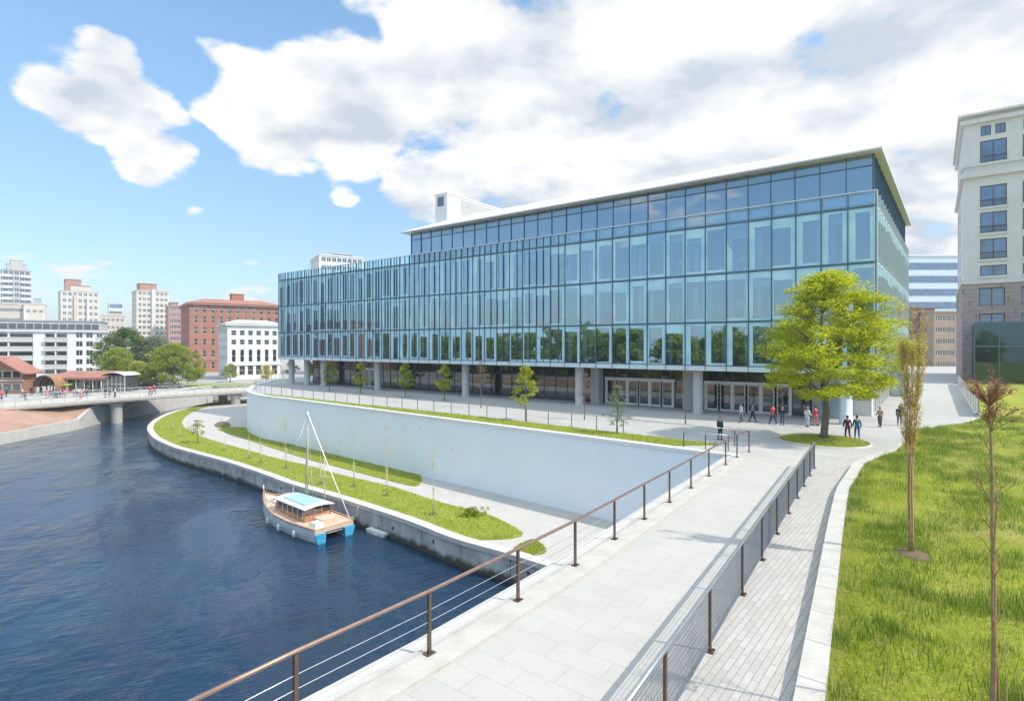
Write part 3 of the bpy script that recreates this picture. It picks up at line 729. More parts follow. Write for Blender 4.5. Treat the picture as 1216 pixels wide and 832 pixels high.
# ================================================================== MAIN GLASS BUILDING
BR = L(-40, 60); 
gb = empty('glass_building', L(-42, 50, 0), 'long glass office building with white overhanging roof beside the plaza', 'building')
def many(name, items, mats, parent, cap=100):
    """items: (size in picture, mesh builder); the largest become parts, the rest one part of kind stuff"""
    items.sort(key=lambda t: -t[0])
    for _, mb in items[:cap]: mb.build(name, mats, parent)
    if len(items) > cap:
        al = MB()
        for _, mb in items[cap:]:
            n = len(al.v); al.v += mb.v; al.f += [tuple(i+n for i in f) for f in mb.f]; al.m += mb.m; al.sm += mb.sm
        o = al.build(name, mats, parent); o['kind'] = 'stuff'
A0, A1, BF, BB = -82.2, -3.3, 48.2, 80.0
XR = lambda b: -3.3+(b-BF)*.9/31.8           # right flank leans out a little
ZR = [3.85, 7.95, 12.05, 16.15, 17.25]        # storey lines, parapet
BAND = .42
NP = 45; PW = (A1-A0)/NP
panes = []; mull = MB(); band = MB()
def pane(A, B, z0, z1, mi, n_in, jit=.010):
    """glass between plan points A and B (outer face), jittered a touch like real panes"""
    j = [random.gauss(0, jit) for _ in range(3)]
    mb = MB(); off = lambda k: n_in*(.03+k)
    v = [Vector((A.x, A.y, z0))+off(j[0]), Vector((B.x, B.y, z0))+off(j[1]), Vector((B.x, B.y, z1))+off(j[1]+j[2]), Vector((A.x, A.y, z1))+off(j[0]+j[2])]
    mb.quad(*v, mi)
    c = (A+B)/2; d = max(5, c.y); return ((B-A).length*(z1-z0)/(d*d), mb)
nf = L(0, 1)-L(0, 0)                            # inward normal of the front
fr = lambda i: A0+i*PW
for i in range(NP):
    a0, a1 = fr(i)+.03, fr(i+1)-.03
    for r in range(3):
        panes.append(pane(L(a0, BF), L(a1, BF), ZR[r]+(BAND if r == 0 else .06), ZR[r+1]-.06, 0, nf))
    panes.append(pane(L(a0, BF), L(a1, BF), ZR[3]+.06, ZR[4]-.05, 1, nf, .003))
def vm(a, z0, z1, w=.06, d0=-.06, d1=.12): mull.lbox(a-w/2, a+w/2, BF+d0, BF+d1, z0, z1)
for i in range(NP+1):
    vm(fr(i), ZR[0]+.02, ZR[4]-.03, .075 if i % 2 else .06, -.07)
    if i < 30:
        for q in ((.36, .68) if i < 16 else (.5,)): vm(fr(i)+PW*(q+random.uniform(-.08, .08)), ZR[0]+BAND, ZR[4]-.05, .045, -.07, .02)
for r in (1, 2, 3): mull.lbox(A0, A1, BF-.05, BF+.14, ZR[r]-.075, ZR[r]+.075)
mull.lbox(A0, A1, BF-.055, BF+.14, ZR[0]+BAND-.03, ZR[0]+BAND+.03)
mull.build('facade_mullion', M['mullion'], gb)
band.lbox(A0-.02, A1+.02, BF-.045, BF+.5, ZR[0]-.02, ZR[0]+BAND-.035); band.lbox(A0-.03, A1+.05, BF-.10, BF+.16, ZR[4]-.045, ZR[4]+.04)
band.build('pale_band', M['spandrel'], gb)
# right flank
fl = MB(); NB = 17
fpt = lambda k: (XR(BF+(BB-BF)*k/NB), BF+(BB-BF)*k/NB)
nr = (L(-1, 0)-L(0, 0))
for k in range(NB):
    (x0, y0), (x1, y1) = fpt(k), fpt(k+1)
    for r in range(4):
        panes.append(pane(L(x0, y0+.03), L(x1, y1-.03), ZR[r]+(BAND if r == 0 else .06), ZR[r+1]-.06, 1, nr))
for k in range(NB+1):
    x, y = fpt(k); fl.lbox(x-.12, x+.14, y-.05, y+.05, ZR[0], ZR[4])
for z in ZR[1:4]+[ZR[0]+BAND]:
    for k in range(NB):
        (x0, y0), (x1, y1) = fpt(k), fpt(k+1)
        fl.hexa([L(x0-.14, y0, z-.06), L(x0+.06, y0, z-.06), L(x1+.06, y1, z-.06), L(x1-.14, y1, z-.06), L(x0-.14, y0, z+.06), L(x0+.06, y0, z+.06), L(x1+.06, y1, z+.06), L(x1-.14, y1, z+.06)])
fl.build('flank_mullion', M['spandrel'], gb)
# storey slabs and the soffit
for r, z in enumerate(ZR[:4]):
    mb = MB(); t = .36 if r else .4
    z0 = z if r == 0 else z-.18
    x0, x1 = XR(BF+.6)-.5, XR(BB)-.3
    mb.hexa([L(A0+.3, BF+(.52 if r == 0 else .18), z0), L(x0+.25, BF+(.52 if r == 0 else .18), z0), L(x1, BB-.3, z0), L(A0+.3, BB-.3, z0), L(A0+.3, BF+(.52 if r == 0 else .18), z0+t), L(x0+.25, BF+(.52 if r == 0 else .18), z0+t), L(x1, BB-.3, z0+t), L(A0+.3, BB-.3, z0+t)])
    mb.build('floor_slab', M['soffit'] if r == 0 else M['interior'], gb)
mb = MB(); mb.lbox(-79, -14, 61, 79, 4.3, 16.0); mb.lbox(A0+.05, A0+.3, BF+.2, BB, 3.9, 17.2); mb.lbox(A0, XR(BB)-.4, BB-.28, BB, 0, 17.2)
mb.build('core_wall', M['core'], gb)
# inner columns, blinds, partitions, desks seen through the glass
cols_ = []
for i in range(1, NP, 3):
    for r in range(3):
        mb = MB(); c = L(fr(i)+.6, BF+1.1); mb.tube([Vector((c.x, c.y, ZR[r]+.2)), Vector((c.x, c.y, ZR[r+1]-.18))], .26, 12)
        cols_.append((1/c.y, mb))
many('inner_column', cols_, M['interior'], gb)
bl = []; fur = []
for i in range(NP):
    for r in range(3):
        a0, a1 = fr(i)+.09, fr(i+1)-.09; z1 = ZR[r+1]-.2; zb = ZR[r]+.45
        mb = MB(); h = random.choice([.35, .55, .8, 1.1])
        mb.lbox(a0, a1, BF+.28, BF+.31, z1-h, z1)
        s_ = random.random()
        if s_ < .62: mb.lbox(a0, a0+random.uniform(.22, .5), BF+.33, BF+.37, zb-.2, z1)
        if .35 < s_ < .9 and i > 12: mb.lbox(a1-random.uniform(.15, .35), a1, BF+.33, BF+.37, zb-.2, z1)
        bl.append((1/(L(a0, BF).y), mb))
        if random.random() < .5:
            mb = MB(); w = random.uniform(.6, 1.5); hh = random.uniform(.7, 1.3)
            aa = random.uniform(a0, a1-w+.3); z0 = ZR[r]+.19+(.02 if r == 0 else 0)
            zt = z0+hh
            mb.lbox(aa, aa+w, BF+.9, BF+1.6, zt-.05, zt); mb.lbox(aa+.05, aa+.12, BF+.95, BF+1.55, z0, zt-.05); mb.lbox(aa+w-.12, aa+w-.05, BF+.95, BF+1.55, z0, zt-.05)
            if random.random() < .5: mb.lbox(aa+.2, aa+.75, BF+1.1, BF+1.15, zt, zt+.4)
            fur.append((1/(L(aa, BF).y), mb))
many('blind', bl, M['blind'], gb)
# fritted glass strips set in the outer skin
fz = []
for i in range(NP):
    for r in range(3):
        a0, a1 = fr(i)+.045, fr(i+1)-.045; z0, z1 = ZR[r]+(BAND+.04 if r == 0 else .09), ZR[r+1]-.09
        rr_ = random.Random(i*7+r*101 if r < 0 else i*7+r*13)
        mb = MB(); t = rr_.choice([.2, .3, .3, .5, .8, 1.0]); mb.lbox(a0, a1, BF+.008, BF+.02, z1-t, z1)
        wl_ = rr_.choice([0, 0, .14, .3, .45]) if i > 24 else rr_.choice([.2, .35, .5, .6]); wr_ = rr_.choice([0, 0, .16, .3]) if i > 24 else rr_.choice([0, .2, .35])
        if wl_: mb.lbox(a0, a0+wl_, BF+.009, BF+.021, z0, z1-t)
        if wr_: mb.lbox(a1-wr_, a1, BF+.009, BF+.021, z0, z1-t)
        bh_ = rr_.uniform(.1, .3)
        if (wl_ or wr_) and rr_.random() < .6: mb.lbox(a0+wl_, a1-wr_, BF+.008, BF+.02, z0, z0+bh_)
        fz.append((1/(L(a0, BF).y), mb))
many('fritted_strip', fz, M['frit'], gb)
fb_ = []
for k in range(NB):
    (x0, y0), (x1, y1) = fpt(k), fpt(k+1)
    for r in range(4 if False else 3):
        mb = MB(); mb.lbox(min(x0, x1)-.34, min(x0, x1)-.30, y0+.12, y1-.12, ZR[r]+.25+random.uniform(0, 1.6), ZR[r+1]-.2); fb_.append((1/L(x0, y0).y, mb))
many('blind', fb_, M['interior'], gb)
ff_ = []
for k in range(NB):
    (x0, y0), (x1, y1) = fpt(k), fpt(k+1)
    for r in range(3):
        z0, z1 = ZR[r]+(BAND+.05 if r == 0 else .1), ZR[r+1]-.1; w_ = random.choice([.45, .7, .95]); xx = max(x0, x1)
        mb = MB(); mb.lbox(xx+.0, xx+.03, y0+.08, y0+.08+w_, z0, z1); mb.lbox(xx+.001, xx+.029, y0+.08+w_, y1-.08, z1-random.uniform(.4, .9), z1); ff_.append((1/L(x0, y0).y, mb))
many('fritted_strip', ff_, M['frit'], gb); many('desk', fur, M['furn'], gb)
# top storey, set back a hand's breadth
T0, TF = -52.4, BF+.35
NT = 28; TW = (A1-.15-T0)/NT; ZT0, ZT1 = 16.5, 20.0
tm = MB(); tf = lambda i: T0+i*TW
for i in range(NT):
    panes.append(pane(L(tf(i)+.03, TF), L(tf(i+1)-.03, TF), ZR[3]+.3, 19.15, 2, nf))
    panes.append(pane(L(tf(i)+.03, TF), L(tf(i+1)-.03, TF), 19.21, ZT1-.02, 1, nf, .002))
for i in range(NT+1): tm.lbox(tf(i)-.035, tf(i)+.035, TF-.05, TF+.1, 16.4, ZT1)
tm.lbox(T0, A1-.15, TF-.04, TF+.1, 19.14, 19.22)
mb = tm.build('upper_mullion', M['mullion'], gb)
fm = MB()
for k in range(NB):
    (x0, y0), (x1, y1) = fpt(k), fpt(k+1); x0 -= .15; x1 -= .15
    panes.append(pane(L(x0, max(TF, y0)+.03), L(x1, y1-.03), ZR[4]+.05, ZT1-.02, 2 if k else 1, nr))
    fm.lbox(x0-.1, x0+.06, max(TF, y0)-.04, max(TF, y0)+.04, ZR[4], ZT1)
    fm.lbox(max(x0, x1)-.11, max(x0, x1)+.0, max(TF, y0)-.05, y1+.05, ZT1-.12, ZT1-.01)
fm.build('upper_mullion', M['mullion'], gb); fm = MB()
for k in range(9):                                  # the open glazed end on the left
    y = TF+k*1.9
    panes.append(pane(L(T0, y+1.87), L(T0, y+.03), 16.4, ZT1-.02, 1, L(1, 0)-L(0, 0)))
    fm.lbox(T0-.05, T0+.06, y-.035, y+.035, 16.4, ZT1)
fm.lbox(T0-.05, T0+.06, TF, TF+15.2, 16.3, 16.42)
fm.build('upper_mullion', M['mullion'], gb)
many('glass_panel', panes, [M['glass'], M['glass_band'], M['glass_top']], gb)
mb = MB(); mb.lbox(T0+7, XR(BB)-7, TF+6, BB-4, 16.4, 19.9); mb.build('core_wall', M['core'], gb)
# roof: thin eave, low hip
e = .6; ea0, ea1, eb0, eb1 = T0-e-.3, XR(BF)+e-.2, TF-e-.4, BB+e
ea1b = XR(BB)+e-.2
mb = MB()
lo = [L(ea0, eb0), L(ea1, eb0), L(ea1b, eb1), L(ea0, eb1)]; ins = 5.2
hi = [L(ea0+ins, eb0+ins), L(ea1-ins, eb0+ins), L(ea1b-ins, eb1-ins), L(ea0+ins, eb1-ins)]
zz = lambda p, z: Vector((p.x, p.y, z))
RZ = 20.02
mb.add([zz(p, RZ) for p in lo]+[zz(p, RZ+.12) for p in lo], [(3, 2, 1, 0)], 1)
mb.add([zz(p, RZ) for p in lo]+[zz(p, RZ+.12) for p in lo], [(0, 1, 5, 4), (1, 2, 6, 5), (2, 3, 7, 6), (3, 0, 4, 7)], 1)
mb.add([zz(p, RZ+.12) for p in lo]+[zz(p, RZ+2.25) for p in hi], [(0, 1, 5, 4), (1, 2, 6, 5), (2, 3, 7, 6), (3, 0, 4, 7), (4, 5, 6, 7)], 0)
rf = mb.build('roof', [M['fascia'], M['soffit']], gb)
mb = MB(); seams = MB()
for k in range(1, 60):
    a = ea0+ins+(ea1-ea0-2*ins)*k/60
    seams.bar(L(a, eb0+.05, RZ+.2), L(a, eb0+ins, RZ+2.28), .04, .05)
seams.build('roof_seam', M['fascia'], rf)
# plant room on the roof
PA = A_at(517, 60); 
def roof_box(nm, a0, a1, b0, b1, z0, z1, mat): 
    mb = MB(); mb.lbox(a0, a1, b0, b1, z0, z1); mb.lbox(a0-.12, a1+.12, b0-.12, b1+.12, z1, z1+.2); return mb.build(nm, mat, gb)
Yp = L(PA, 60).y
ph = roof_box('plant_room', PA, PA+2.4, 60, 78, 20.5, ZP(233, Yp), M['whitebld'])
mb = MB(); mb.lbox(PA+.5, PA+1.7, 59.94, 59.99, ZP(246, Yp), ZP(235.5, Yp)); mb.build('window', M['win_dark'], ph)
mb = MB()
zt_ = ZP(233, Yp)
for k in range(12): mb.lbox(PA+2.42, PA+2.47, 63.0, 77.5, zt_-.5-k*.36, zt_-.3-k*.36)
mb.build('louvre', M['greytower'], ph)
# ground floor: columns, recessed dark glazing, white framed doors
for a in (-80.5, -76.3, -72, -59.8, -44.0, -28.6, -16.6, -5.3):
    c = L(a, 49.35); mb = MB(); mb.lathe((c.x, c.y, 0), [(.48, 0), (.48, .06), (.44, .08), (.44, 3.83)], 24); mb.build('column', M['greytower'] if a < -6 else M['spandrel'], gb)
GB = 52.5
GW = MB()
doors = [(-66.6, 2, 1.25), (-27.2, 6, 1.2), (-16.9, 6, 1.2)]
span = []; cur = -79.5
for a, n, w in doors: span.append((cur, a-.15)); cur = a+n*w+.15
span.append((cur, -8.2))
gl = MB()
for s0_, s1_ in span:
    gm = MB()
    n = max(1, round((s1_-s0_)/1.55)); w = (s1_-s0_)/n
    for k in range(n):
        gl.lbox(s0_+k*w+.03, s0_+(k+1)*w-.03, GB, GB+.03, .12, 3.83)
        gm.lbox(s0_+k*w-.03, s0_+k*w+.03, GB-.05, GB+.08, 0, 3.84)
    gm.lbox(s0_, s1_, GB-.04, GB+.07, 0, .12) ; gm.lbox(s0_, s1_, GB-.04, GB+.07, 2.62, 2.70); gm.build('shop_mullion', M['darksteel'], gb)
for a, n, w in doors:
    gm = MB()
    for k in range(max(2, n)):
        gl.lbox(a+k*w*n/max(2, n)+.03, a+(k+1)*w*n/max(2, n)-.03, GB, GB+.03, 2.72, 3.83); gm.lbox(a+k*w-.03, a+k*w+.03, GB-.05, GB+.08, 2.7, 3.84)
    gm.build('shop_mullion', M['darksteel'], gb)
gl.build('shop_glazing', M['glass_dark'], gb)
for a, n, w in doors:
    fb = MB(); fb.lbox(a-.15, a+n*w+.15, GB-.14, GB+.12, 2.5, 2.72)
    for k in range(n+1):
        if k % 2 == 0 or n == 2: fb.lbox(a+k*w-.09, a+k*w+.09, GB-.14, GB+.12, 0, 2.5)
    dfm = fb.build('door_frame', M['white'], gb)
    for k in range(n):
        mb = MB(); x0, x1 = a+k*w+.1, a+(k+1)*w-.1
        for (p, q, z0, z1) in ((x0, x0+.07, .02, 2.48), (x1-.07, x1, .02, 2.48), (x0+.07, x1-.07, .02, .2), (x0+.07, x1-.07, 2.4, 2.48)): mb.lbox(p, q, GB-.06, GB, z0, z1)
        mb.lbox(x0+.07, x1-.07, GB-.04, GB-.02, .2, 2.4, 1)
        d = mb.build('door', [M['white'], M['glass_dark']], gb)
        mb = MB(); hx = x1-.12 if k % 2 == 0 else x0+.12
        mb.tube([L(hx, GB-.1, .95), L(hx, GB-.1, 1.35)], .02, 6); mb.build('handle', M['steel'], d)
for q0, q1, q2 in ((-28.4, -27.5, 51.3), (-18.9, -18.0, 51.9)):
    mb = MB(); mb.lbox(q0, q1, q2, GB-.1, 0, 3.84); mb.build('pier', M['greytower'], gb)
# slatted brown wall well inside the ground floor
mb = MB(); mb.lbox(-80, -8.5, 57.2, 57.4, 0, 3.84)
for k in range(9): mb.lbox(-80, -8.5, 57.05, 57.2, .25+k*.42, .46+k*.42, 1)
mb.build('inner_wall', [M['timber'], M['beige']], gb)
# end block at the right corner with pale walls
mb = MB(); mb.lbox(-8.1, -5.6, 52.5, 56.2, 0, 3.84); mb.build('inner_wall', M['core'], gb)
mb = MB(); mb.lbox(-8.2, -4.15, 56.2, 79.6, 0, 3.84); wl = mb.build('flank_wall', M['offwhite'], gb)
for k in range(9):
    mb = MB(); y = 58.2+k*2.35; mb.lbox(-4.15, -4.09, y, y+1.3, .15, 3.2); mb.lbox(-4.11, -4.05, y-.08, y, .1, 3.3, 1); mb.lbox(-4.11, -4.05, y+1.3, y+1.38, .1, 3.3, 1); mb.lbox(-4.11, -4.05, y-.08, y+1.38, 3.2, 3.3, 1)
    mb.build('window', [M['win_dark'], M['white']], wl)
# ================================================================== OTHER BUILDINGS
def wall_open(mb, O, ux, Wd, z0, z1, ops, inw, dep=.25, mi=0):
    xs = sorted({0, Wd}|{v for o in ops for v in o[:2]}); zs = sorted({z0, z1}|{v for o in ops for v in o[2:]})
    pt = lambda x, z, d=0: Vector((O.x+ux.x*x+inw.x*d, O.y+ux.y*x+inw.y*d, z))
    for i in range(len(xs)-1):
        for j in range(len(zs)-1):
            cx, cz = (xs[i]+xs[i+1])/2, (zs[j]+zs[j+1])/2
            if any(o[0] < cx < o[1] and o[2] < cz < o[3] for o in ops): continue
            mb.quad(pt(xs[i], zs[j]), pt(xs[i+1], zs[j]), pt(xs[i+1], zs[j+1]), pt(xs[i], zs[j+1]), mi)
    for x0, x1, a, b in ops:
        mb.quad(pt(x0, a), pt(x0, a, dep), pt(x0, b, dep), pt(x0, b), mi); mb.quad(pt(x1, a), pt(x1, b), pt(x1, b, dep), pt(x1, a, dep), mi)
        mb.quad(pt(x0, b), pt(x0, b, dep), pt(x1, b, dep), pt(x1, b), mi); mb.quad(pt(x0, a), pt(x1, a), pt(x1, a, dep), pt(x0, a, dep), mi)
WIN = {}
def win_mesh(w, h, nx, nz, fm, gm, fr=.07, y=.14):
    key = (round(w, 2), round(h, 2), nx, nz, fm, gm, fr)
    if key in WIN: return WIN[key]
    mb = MB()
    for k in range(nx+1):
        c = fr/2+(w-fr)*k/nx; mb.box(c-fr/2, c+fr/2, y, y+.07, 0, h)
    for k in range(nz+1):
        c = fr/2+(h-fr)*k/nz
        for q in range(nx):
            x0 = fr/2+(w-fr)*q/nx+fr/2; x1 = fr/2+(w-fr)*(q+1)/nx-fr/2; mb.box(x0, x1, y+.004, y+.066, c-fr/2, c+fr/2)
    mb.quad(Vector((0, y+.04, 0)), Vector((w, y+.04, 0)), Vector((w, y+.04, h)), Vector((0, y+.04, h)), 1)
    o = mb.build('window', [M[fm], M[gm]], None, (0, 0, 0)); me = o.data; bpy.data.objects.remove(o); WIN[key] = me; return me
def grid(x0, x1, n, zs, w, h):
    st = (x1-x0)/n; return [(x0+st*(k+.5)-w/2, x0+st*(k+.5)+w/2, z, z+h) for z in zs for k in range(n)]
def building(label, O, ang, Wd, D, z0, z1, wall, front, side=(), fm='white', gm='win', nx=2, nz=1, cornice=.3, roofm='roof_grey', group=None, name='apartment_building', right_side=(), fr=.07, nzside=1, cmat=None, dep=.25):
    root = empty(name, (O[0], O[1], z0), label, 'building', group)
    O = Vector((O[0], O[1], 0)); ux = Vector((math.cos(ang), math.sin(ang), 0)); uy = Vector((-math.sin(ang), math.cos(ang), 0))
    mb = MB(); wall_open(mb, O, ux, Wd, z0, z1, list(front), uy, dep)
    wall_open(mb, O+uy*D, -uy, D, z0, z1, list(side), ux, dep)
    wall_open(mb, O+ux*Wd, uy, D, z0, z1, list(right_side), -ux, dep)
    c = [O, O+ux*Wd, O+ux*Wd+uy*D, O+uy*D]; up = lambda p, z: Vector((p.x, p.y, z))
    mb.quad(up(c[2], z0), up(c[3], z0), up(c[3], z1), up(c[2], z1))
    mb.build('wall', M[wall], root)
    mb = MB(); T = lambda p: O+ux*p.x+uy*p.y+Vector((0, 0, p.z))
    mb.box(-cornice, Wd+cornice, -cornice, D+cornice, z1+.002, z1+.35, 0, T); mb.box(.2, Wd-.2, .2, D-.2, z1+.352, z1+.5, 1, T)
    mb.build('roof', [M[cmat or wall], M[roofm]], root)
    rel = lambda p, z: up(p, z)-Vector(root.location)
    for x0, x1, a, b in front: inst('window', win_mesh(x1-x0, b-a, nx, nz, fm, gm, fr), root, rel(O+ux*x0, a), ang)
    for x0, x1, a, b in side: inst('window', win_mesh(x1-x0, b-a, nx, nz, fm, gm, fr), root, rel(O+uy*(D-x0), a), ang-math.pi/2)
    for x0, x1, a, b in right_side: inst('window', win_mesh(x1-x0, b-a, nx, nz, fm, gm, fr), root, rel(O+ux*Wd+uy*x0, a), ang+math.pi/2)
    return root, T
def addbox(root, T, nm, x0, x1, y0, y1, z0, z1, mat, cap=None):
    mb = MB(); mb.box(x0, x1, y0, y1, z0, z1, 0, T)
    if cap: mb.box(x0-.2, x1+.2, y0-.2, y1+.2, z1+.002, z1+.3, 1, T)
    return mb.build(nm, [M[mat]]+([M[cap]] if cap else []), root)

def place(pa, pb, Y0, ang):
    m0, m1 = (pa-CX)/F, (pb-CX)/F; c, s_ = math.cos(ang), math.sin(ang)
    f = lambda p: ((p-CX)/F*Y0-m0*Y0)/(c-(p-CX)/F*s_)
    return (m0*Y0, Y0), f(pb), f
# white apartment block with balconies
Y = 142; AW = R(28); (x0, _), Wd, px2 = place(-26, 122, Y, AW); z1 = ZP(393, Y); st = (z1-ZC-.6)/5
zs = [ZC+.5+st*k for k in range(5)]
fo = grid(px2(88), px2(112), 2, [z+.9 for z in zs], 1.5, 1.5)
bal = [(px2(a), px2(b), z+.1, z+st-.35) for z in zs for a, b in ((-18, 39), (53.5, 79.5), (114.5, 121.5))]
root, T = building('white five storey apartment block with recessed balconies across the river', (x0, Y), AW, Wd, 14, ZC, z1, 'whitebld', fo+bal, (), gm='win_dark', nx=2, cornice=.5, roofm='roof_grey', dep=1.2)
for ch in list(root.children):
    if ch.name.startswith('window'): dd_ = .9 if ch.dimensions.x > 1.7 else -.05; ch.location.x += -math.sin(AW)*dd_; ch.location.y += math.cos(AW)*dd_
for a, b, za, zb in bal:
    mb = MB(); mb.box(a-.1, b+.1, -.9, -.82, za-.018, za+.95, 0, T); bb__ = mb.build('balcony', M['greytower'], root)
    if b-a > 3:
        mb = MB(); c_ = (a+b)/2; mb.box(c_-.12, c_+.12, -.8, 1.1, za, zb, 0, T); mb.build('divider', M['whitebld'], bb__)
    mb = MB(); mb.box(a-.1, b+.1, -.92, 1.0, za-.22, za-.02, 0, T); mb.build('slab', M['whitebld'], bb__)
ph = addbox(root, T, 'penthouse', px2(-18), px2(119), 2.0, 12, z1+.5, ZP(380, Y), 'greytower', 'roof_grey')
for k in range(13):
    mb = MB(); a = px2(-14)+k*(px2(117)-px2(-14))/13; mb.box(a, a+1.5, 1.9, 1.99, z1+.8, ZP(383, Y), 0, T); mb.build('window', M['win_dark'], ph)

def tower(label, pa, pb, ptop, Y, D, wall, nc, nr, ang=0.0, sidecols=2, w=1.5, h=1.5, rooftop=None, gm='win', group=None, base=440, cornice=.2, name='apartment_tower', fm='white'):
    (x0, _), Wd, fx = place(pa, pb, Y, ang); z1 = ZP(ptop, Y); zb = max(ZC, ZP(base, Y))
    st = (z1-zb)/nr; zs = [zb+st*(k+.3) for k in range(nr)]
    r, T = building(label, (x0, Y), ang, Wd, D, ZC, z1, wall, grid(.5, Wd-.5, nc, zs, w, min(h, st*.6)), grid(.5, D-.5, sidecols, zs, w, min(h, st*.6)) if sidecols else (), gm=gm, nx=2, cornice=cornice, group=group, name=name, fm=fm)
    for bi, bx in enumerate(rooftop or []):
        a, b, zt, mt = bx; addbox(r, T, 'rooftop_room', fx(a), fx(b), 2-.3*bi, min(D-2, 12)-.4*bi, z1+.5, ZP(zt, Y), mt, 'roof_red' if mt != 'greytower' else 'greytower')
    return r, T, Wd, z1
r, T, Wd, z1 = tower('grey apartment tower with ringed balconies and stepped top, tallest on the far left', 2, 37, 320, 330, 18, 'greytower', 5, 16, R(44), 3, 2.0, 2.0, [(8, 32, 312, 'greytower'), (13, 27, 307.5, 'greytower')], 'win_dark')
for k in range(15):
    z = z1-4-k*3.4; mb = MB(); mb.box(-.8, Wd*.35, -1.3, 0-.01, z, z+.9, 0, T); mb.build('balcony', M['whitebld'], r); mb = MB(); mb.box(Wd*.65, Wd+.8, -1.3, -.01, z, z+.9, 0, T); mb.build('balcony', M['whitebld'], r)
r, T, Wd, z1 = tower('cream apartment tower with a red top room and a darker left wing', 72, 118, 345, 300, 20, 'cream', 7, 11, R(42), 3, 1.5, 1.7, [(78, 97, 331, 'brick2'), (84, 108, 338, 'cream')])
addbox(r, T, 'stair_wing', Wd*.33, Wd*.40, -1.2, -.01, ZC, z1-2, 'beige'); addbox(r, T, 'stair_wing', Wd*.66, Wd*.73, -1.2, -.01, ZC, z1-3, 'offwhite'); 
r, T, Wd, z1 = tower('cream apartment tower with red brick top room and beige left flank, beside the brick block', 162, 201, 345, 260, 13, 'cream', 7, 13, R(42), 4, 1.2, 1.4, [(167, 187, 336, 'brick2')])
addbox(r, T, 'stair_wing', Wd*.45, Wd*.56, -1.0, -.01, ZC, z1+1, 'offwhite')
tower('small pale blue glass tower between two cream towers', 129, 146, 360, 380, 8, 'spandrel', 3, 8, R(40), 2, 2.6, 3, None, 'win_blue', name='office_tower')
tower('low beige block with a stepped top at the foot of the small glass tower', 119, 149, 375, 320, 12, 'beige', 5, 6, R(36), 0, 1.5, 1.7, [(130, 145, 371, 'beige')])
tower('pinkish brick block half hidden behind the cream tower', 200, 216, 364, 250, 14, 'brick2', 3, 10, R(36), 0, 1.3, 1.4, [(203, 212, 359, 'brick2')])
tower('beige stepped housing block behind the white apartments, under the grey tower', -10, 29, 361, 260, 14, 'beige', 8, 6, R(38), 0, 1.6, 1.6, None)
tower('pale peach block with a small mast next to the grey tower', 28, 54, 361, 265, 14, 'cream', 3, 5, R(38), 0, 1.4, 1.4, [(40, 47, 354, 'greytower')])
# red brick building
Y = 185; AB = R(36); (x0, _), Wd, _f = place(225, 334, Y, AB); z1 = ZP(361, Y); zs = [ZP(p, Y) for p in (438, 424, 410, 396, 383, 371)]
r, T = building('large red brick building with flat cornice behind the white corner house', (x0, Y), AB, Wd, 26, ZC, z1, 'brick', grid(.6, Wd-.4, 11, zs, 1.1, 2.3), grid(1, 25, 6, zs, 1.1, 2.3), nx=1, nz=2, cornice=.9, roofm='roof_red', cmat='brick2', name='brick_building', gm='win_dark')
mb = MB()
hip = [(-.9, -.9), (Wd+.9, -.9), (Wd+.9, 26.9), (-.9, 26.9)]; hi_ = [(5, 7), (Wd-5, 7), (Wd-5, 19), (5, 19)]
mb.add([T(Vector((x, y, z1+.55))) for x, y in hip]+[T(Vector((x, y, z1+2.5))) for x, y in hi_], [(0, 1, 5, 4), (1, 2, 6, 5), (2, 3, 7, 6), (3, 0, 4, 7), (4, 5, 6, 7)]); mb.build('roof_slope', M['roof_red'], r)
addbox(r, T, 'chimney_stack', 14, 18, 8, 12, z1+2, z1+4.6, 'brick', 'brick2'); addbox(r, T, 'string_course', -.15, Wd+.15, -.15, -.01, z1-1.7, z1-1.3, 'brick2'); addbox(r, T, 'string_course', -.15, Wd+.15, -.15, -.01, zs[1]-1.0, zs[1]-.6, 'brick2')
# white corner house
Y = 146; AC = R(36); (x0, _), Wd, _f = place(270, 333, Y, AC); z1 = ZP(386, Y); zs = [ZP(p, Y) for p in (427.5, 409, 398)]
fo = grid(.5, Wd-.5, 6, [ZP(446, Y)], 1.4, 2.6)+grid(.5, Wd-.5, 6, [ZP(430, Y)], .95, 3.3)+grid(.5, Wd-.5, 6, zs[1:], 1.2, 1.3)
sd_ = grid(.5, 13.5, 5, [ZP(446, Y)]+[ZP(428, Y), ZP(416, Y), ZP(406, Y), ZP(395.5, Y)], 1.3, 1.3)
r, T = building('white corner house with tall windows and a flat grey roof, right of the round trees', (x0, Y), AC, Wd, 14, ZC, z1, 'whitebld', fo, sd_, fm='whitebld', gm='win_dark', nx=1, nz=2, cornice=.6, roofm='roof_grey', name='corner_house')
addbox(r, T, 'string_course', -.2, Wd+.2, -.25, -.01, ZP(434, Y), ZP(431.5, Y), 'whitebld')
mb = MB(); mb.add([T(Vector((x, y, z1+.5))) for x, y in ((-.6, -.6), (Wd+.6, -.6), (Wd+.6, 14.6), (-.6, 14.6))]+[T(Vector((x, y, z1+1.6))) for x, y in ((3, 4), (Wd-3, 4), (Wd-3, 10), (3, 10))], [(0, 1, 5, 4), (1, 2, 6, 5), (2, 3, 7, 6), (3, 0, 4, 7), (4, 5, 6, 7)]); mb.build('roof_slope', M['whitebld'], r)
# the block whose top shows above the glass parapet
tower('white tower block rising behind the far end of the glass building', 379, 432, 303, 170, 14, 'whitebld', 8, 12, R(30), 3, 1.3, 1.3, [(398, 420, 300, 'whitebld')], 'win_dark', base=420)
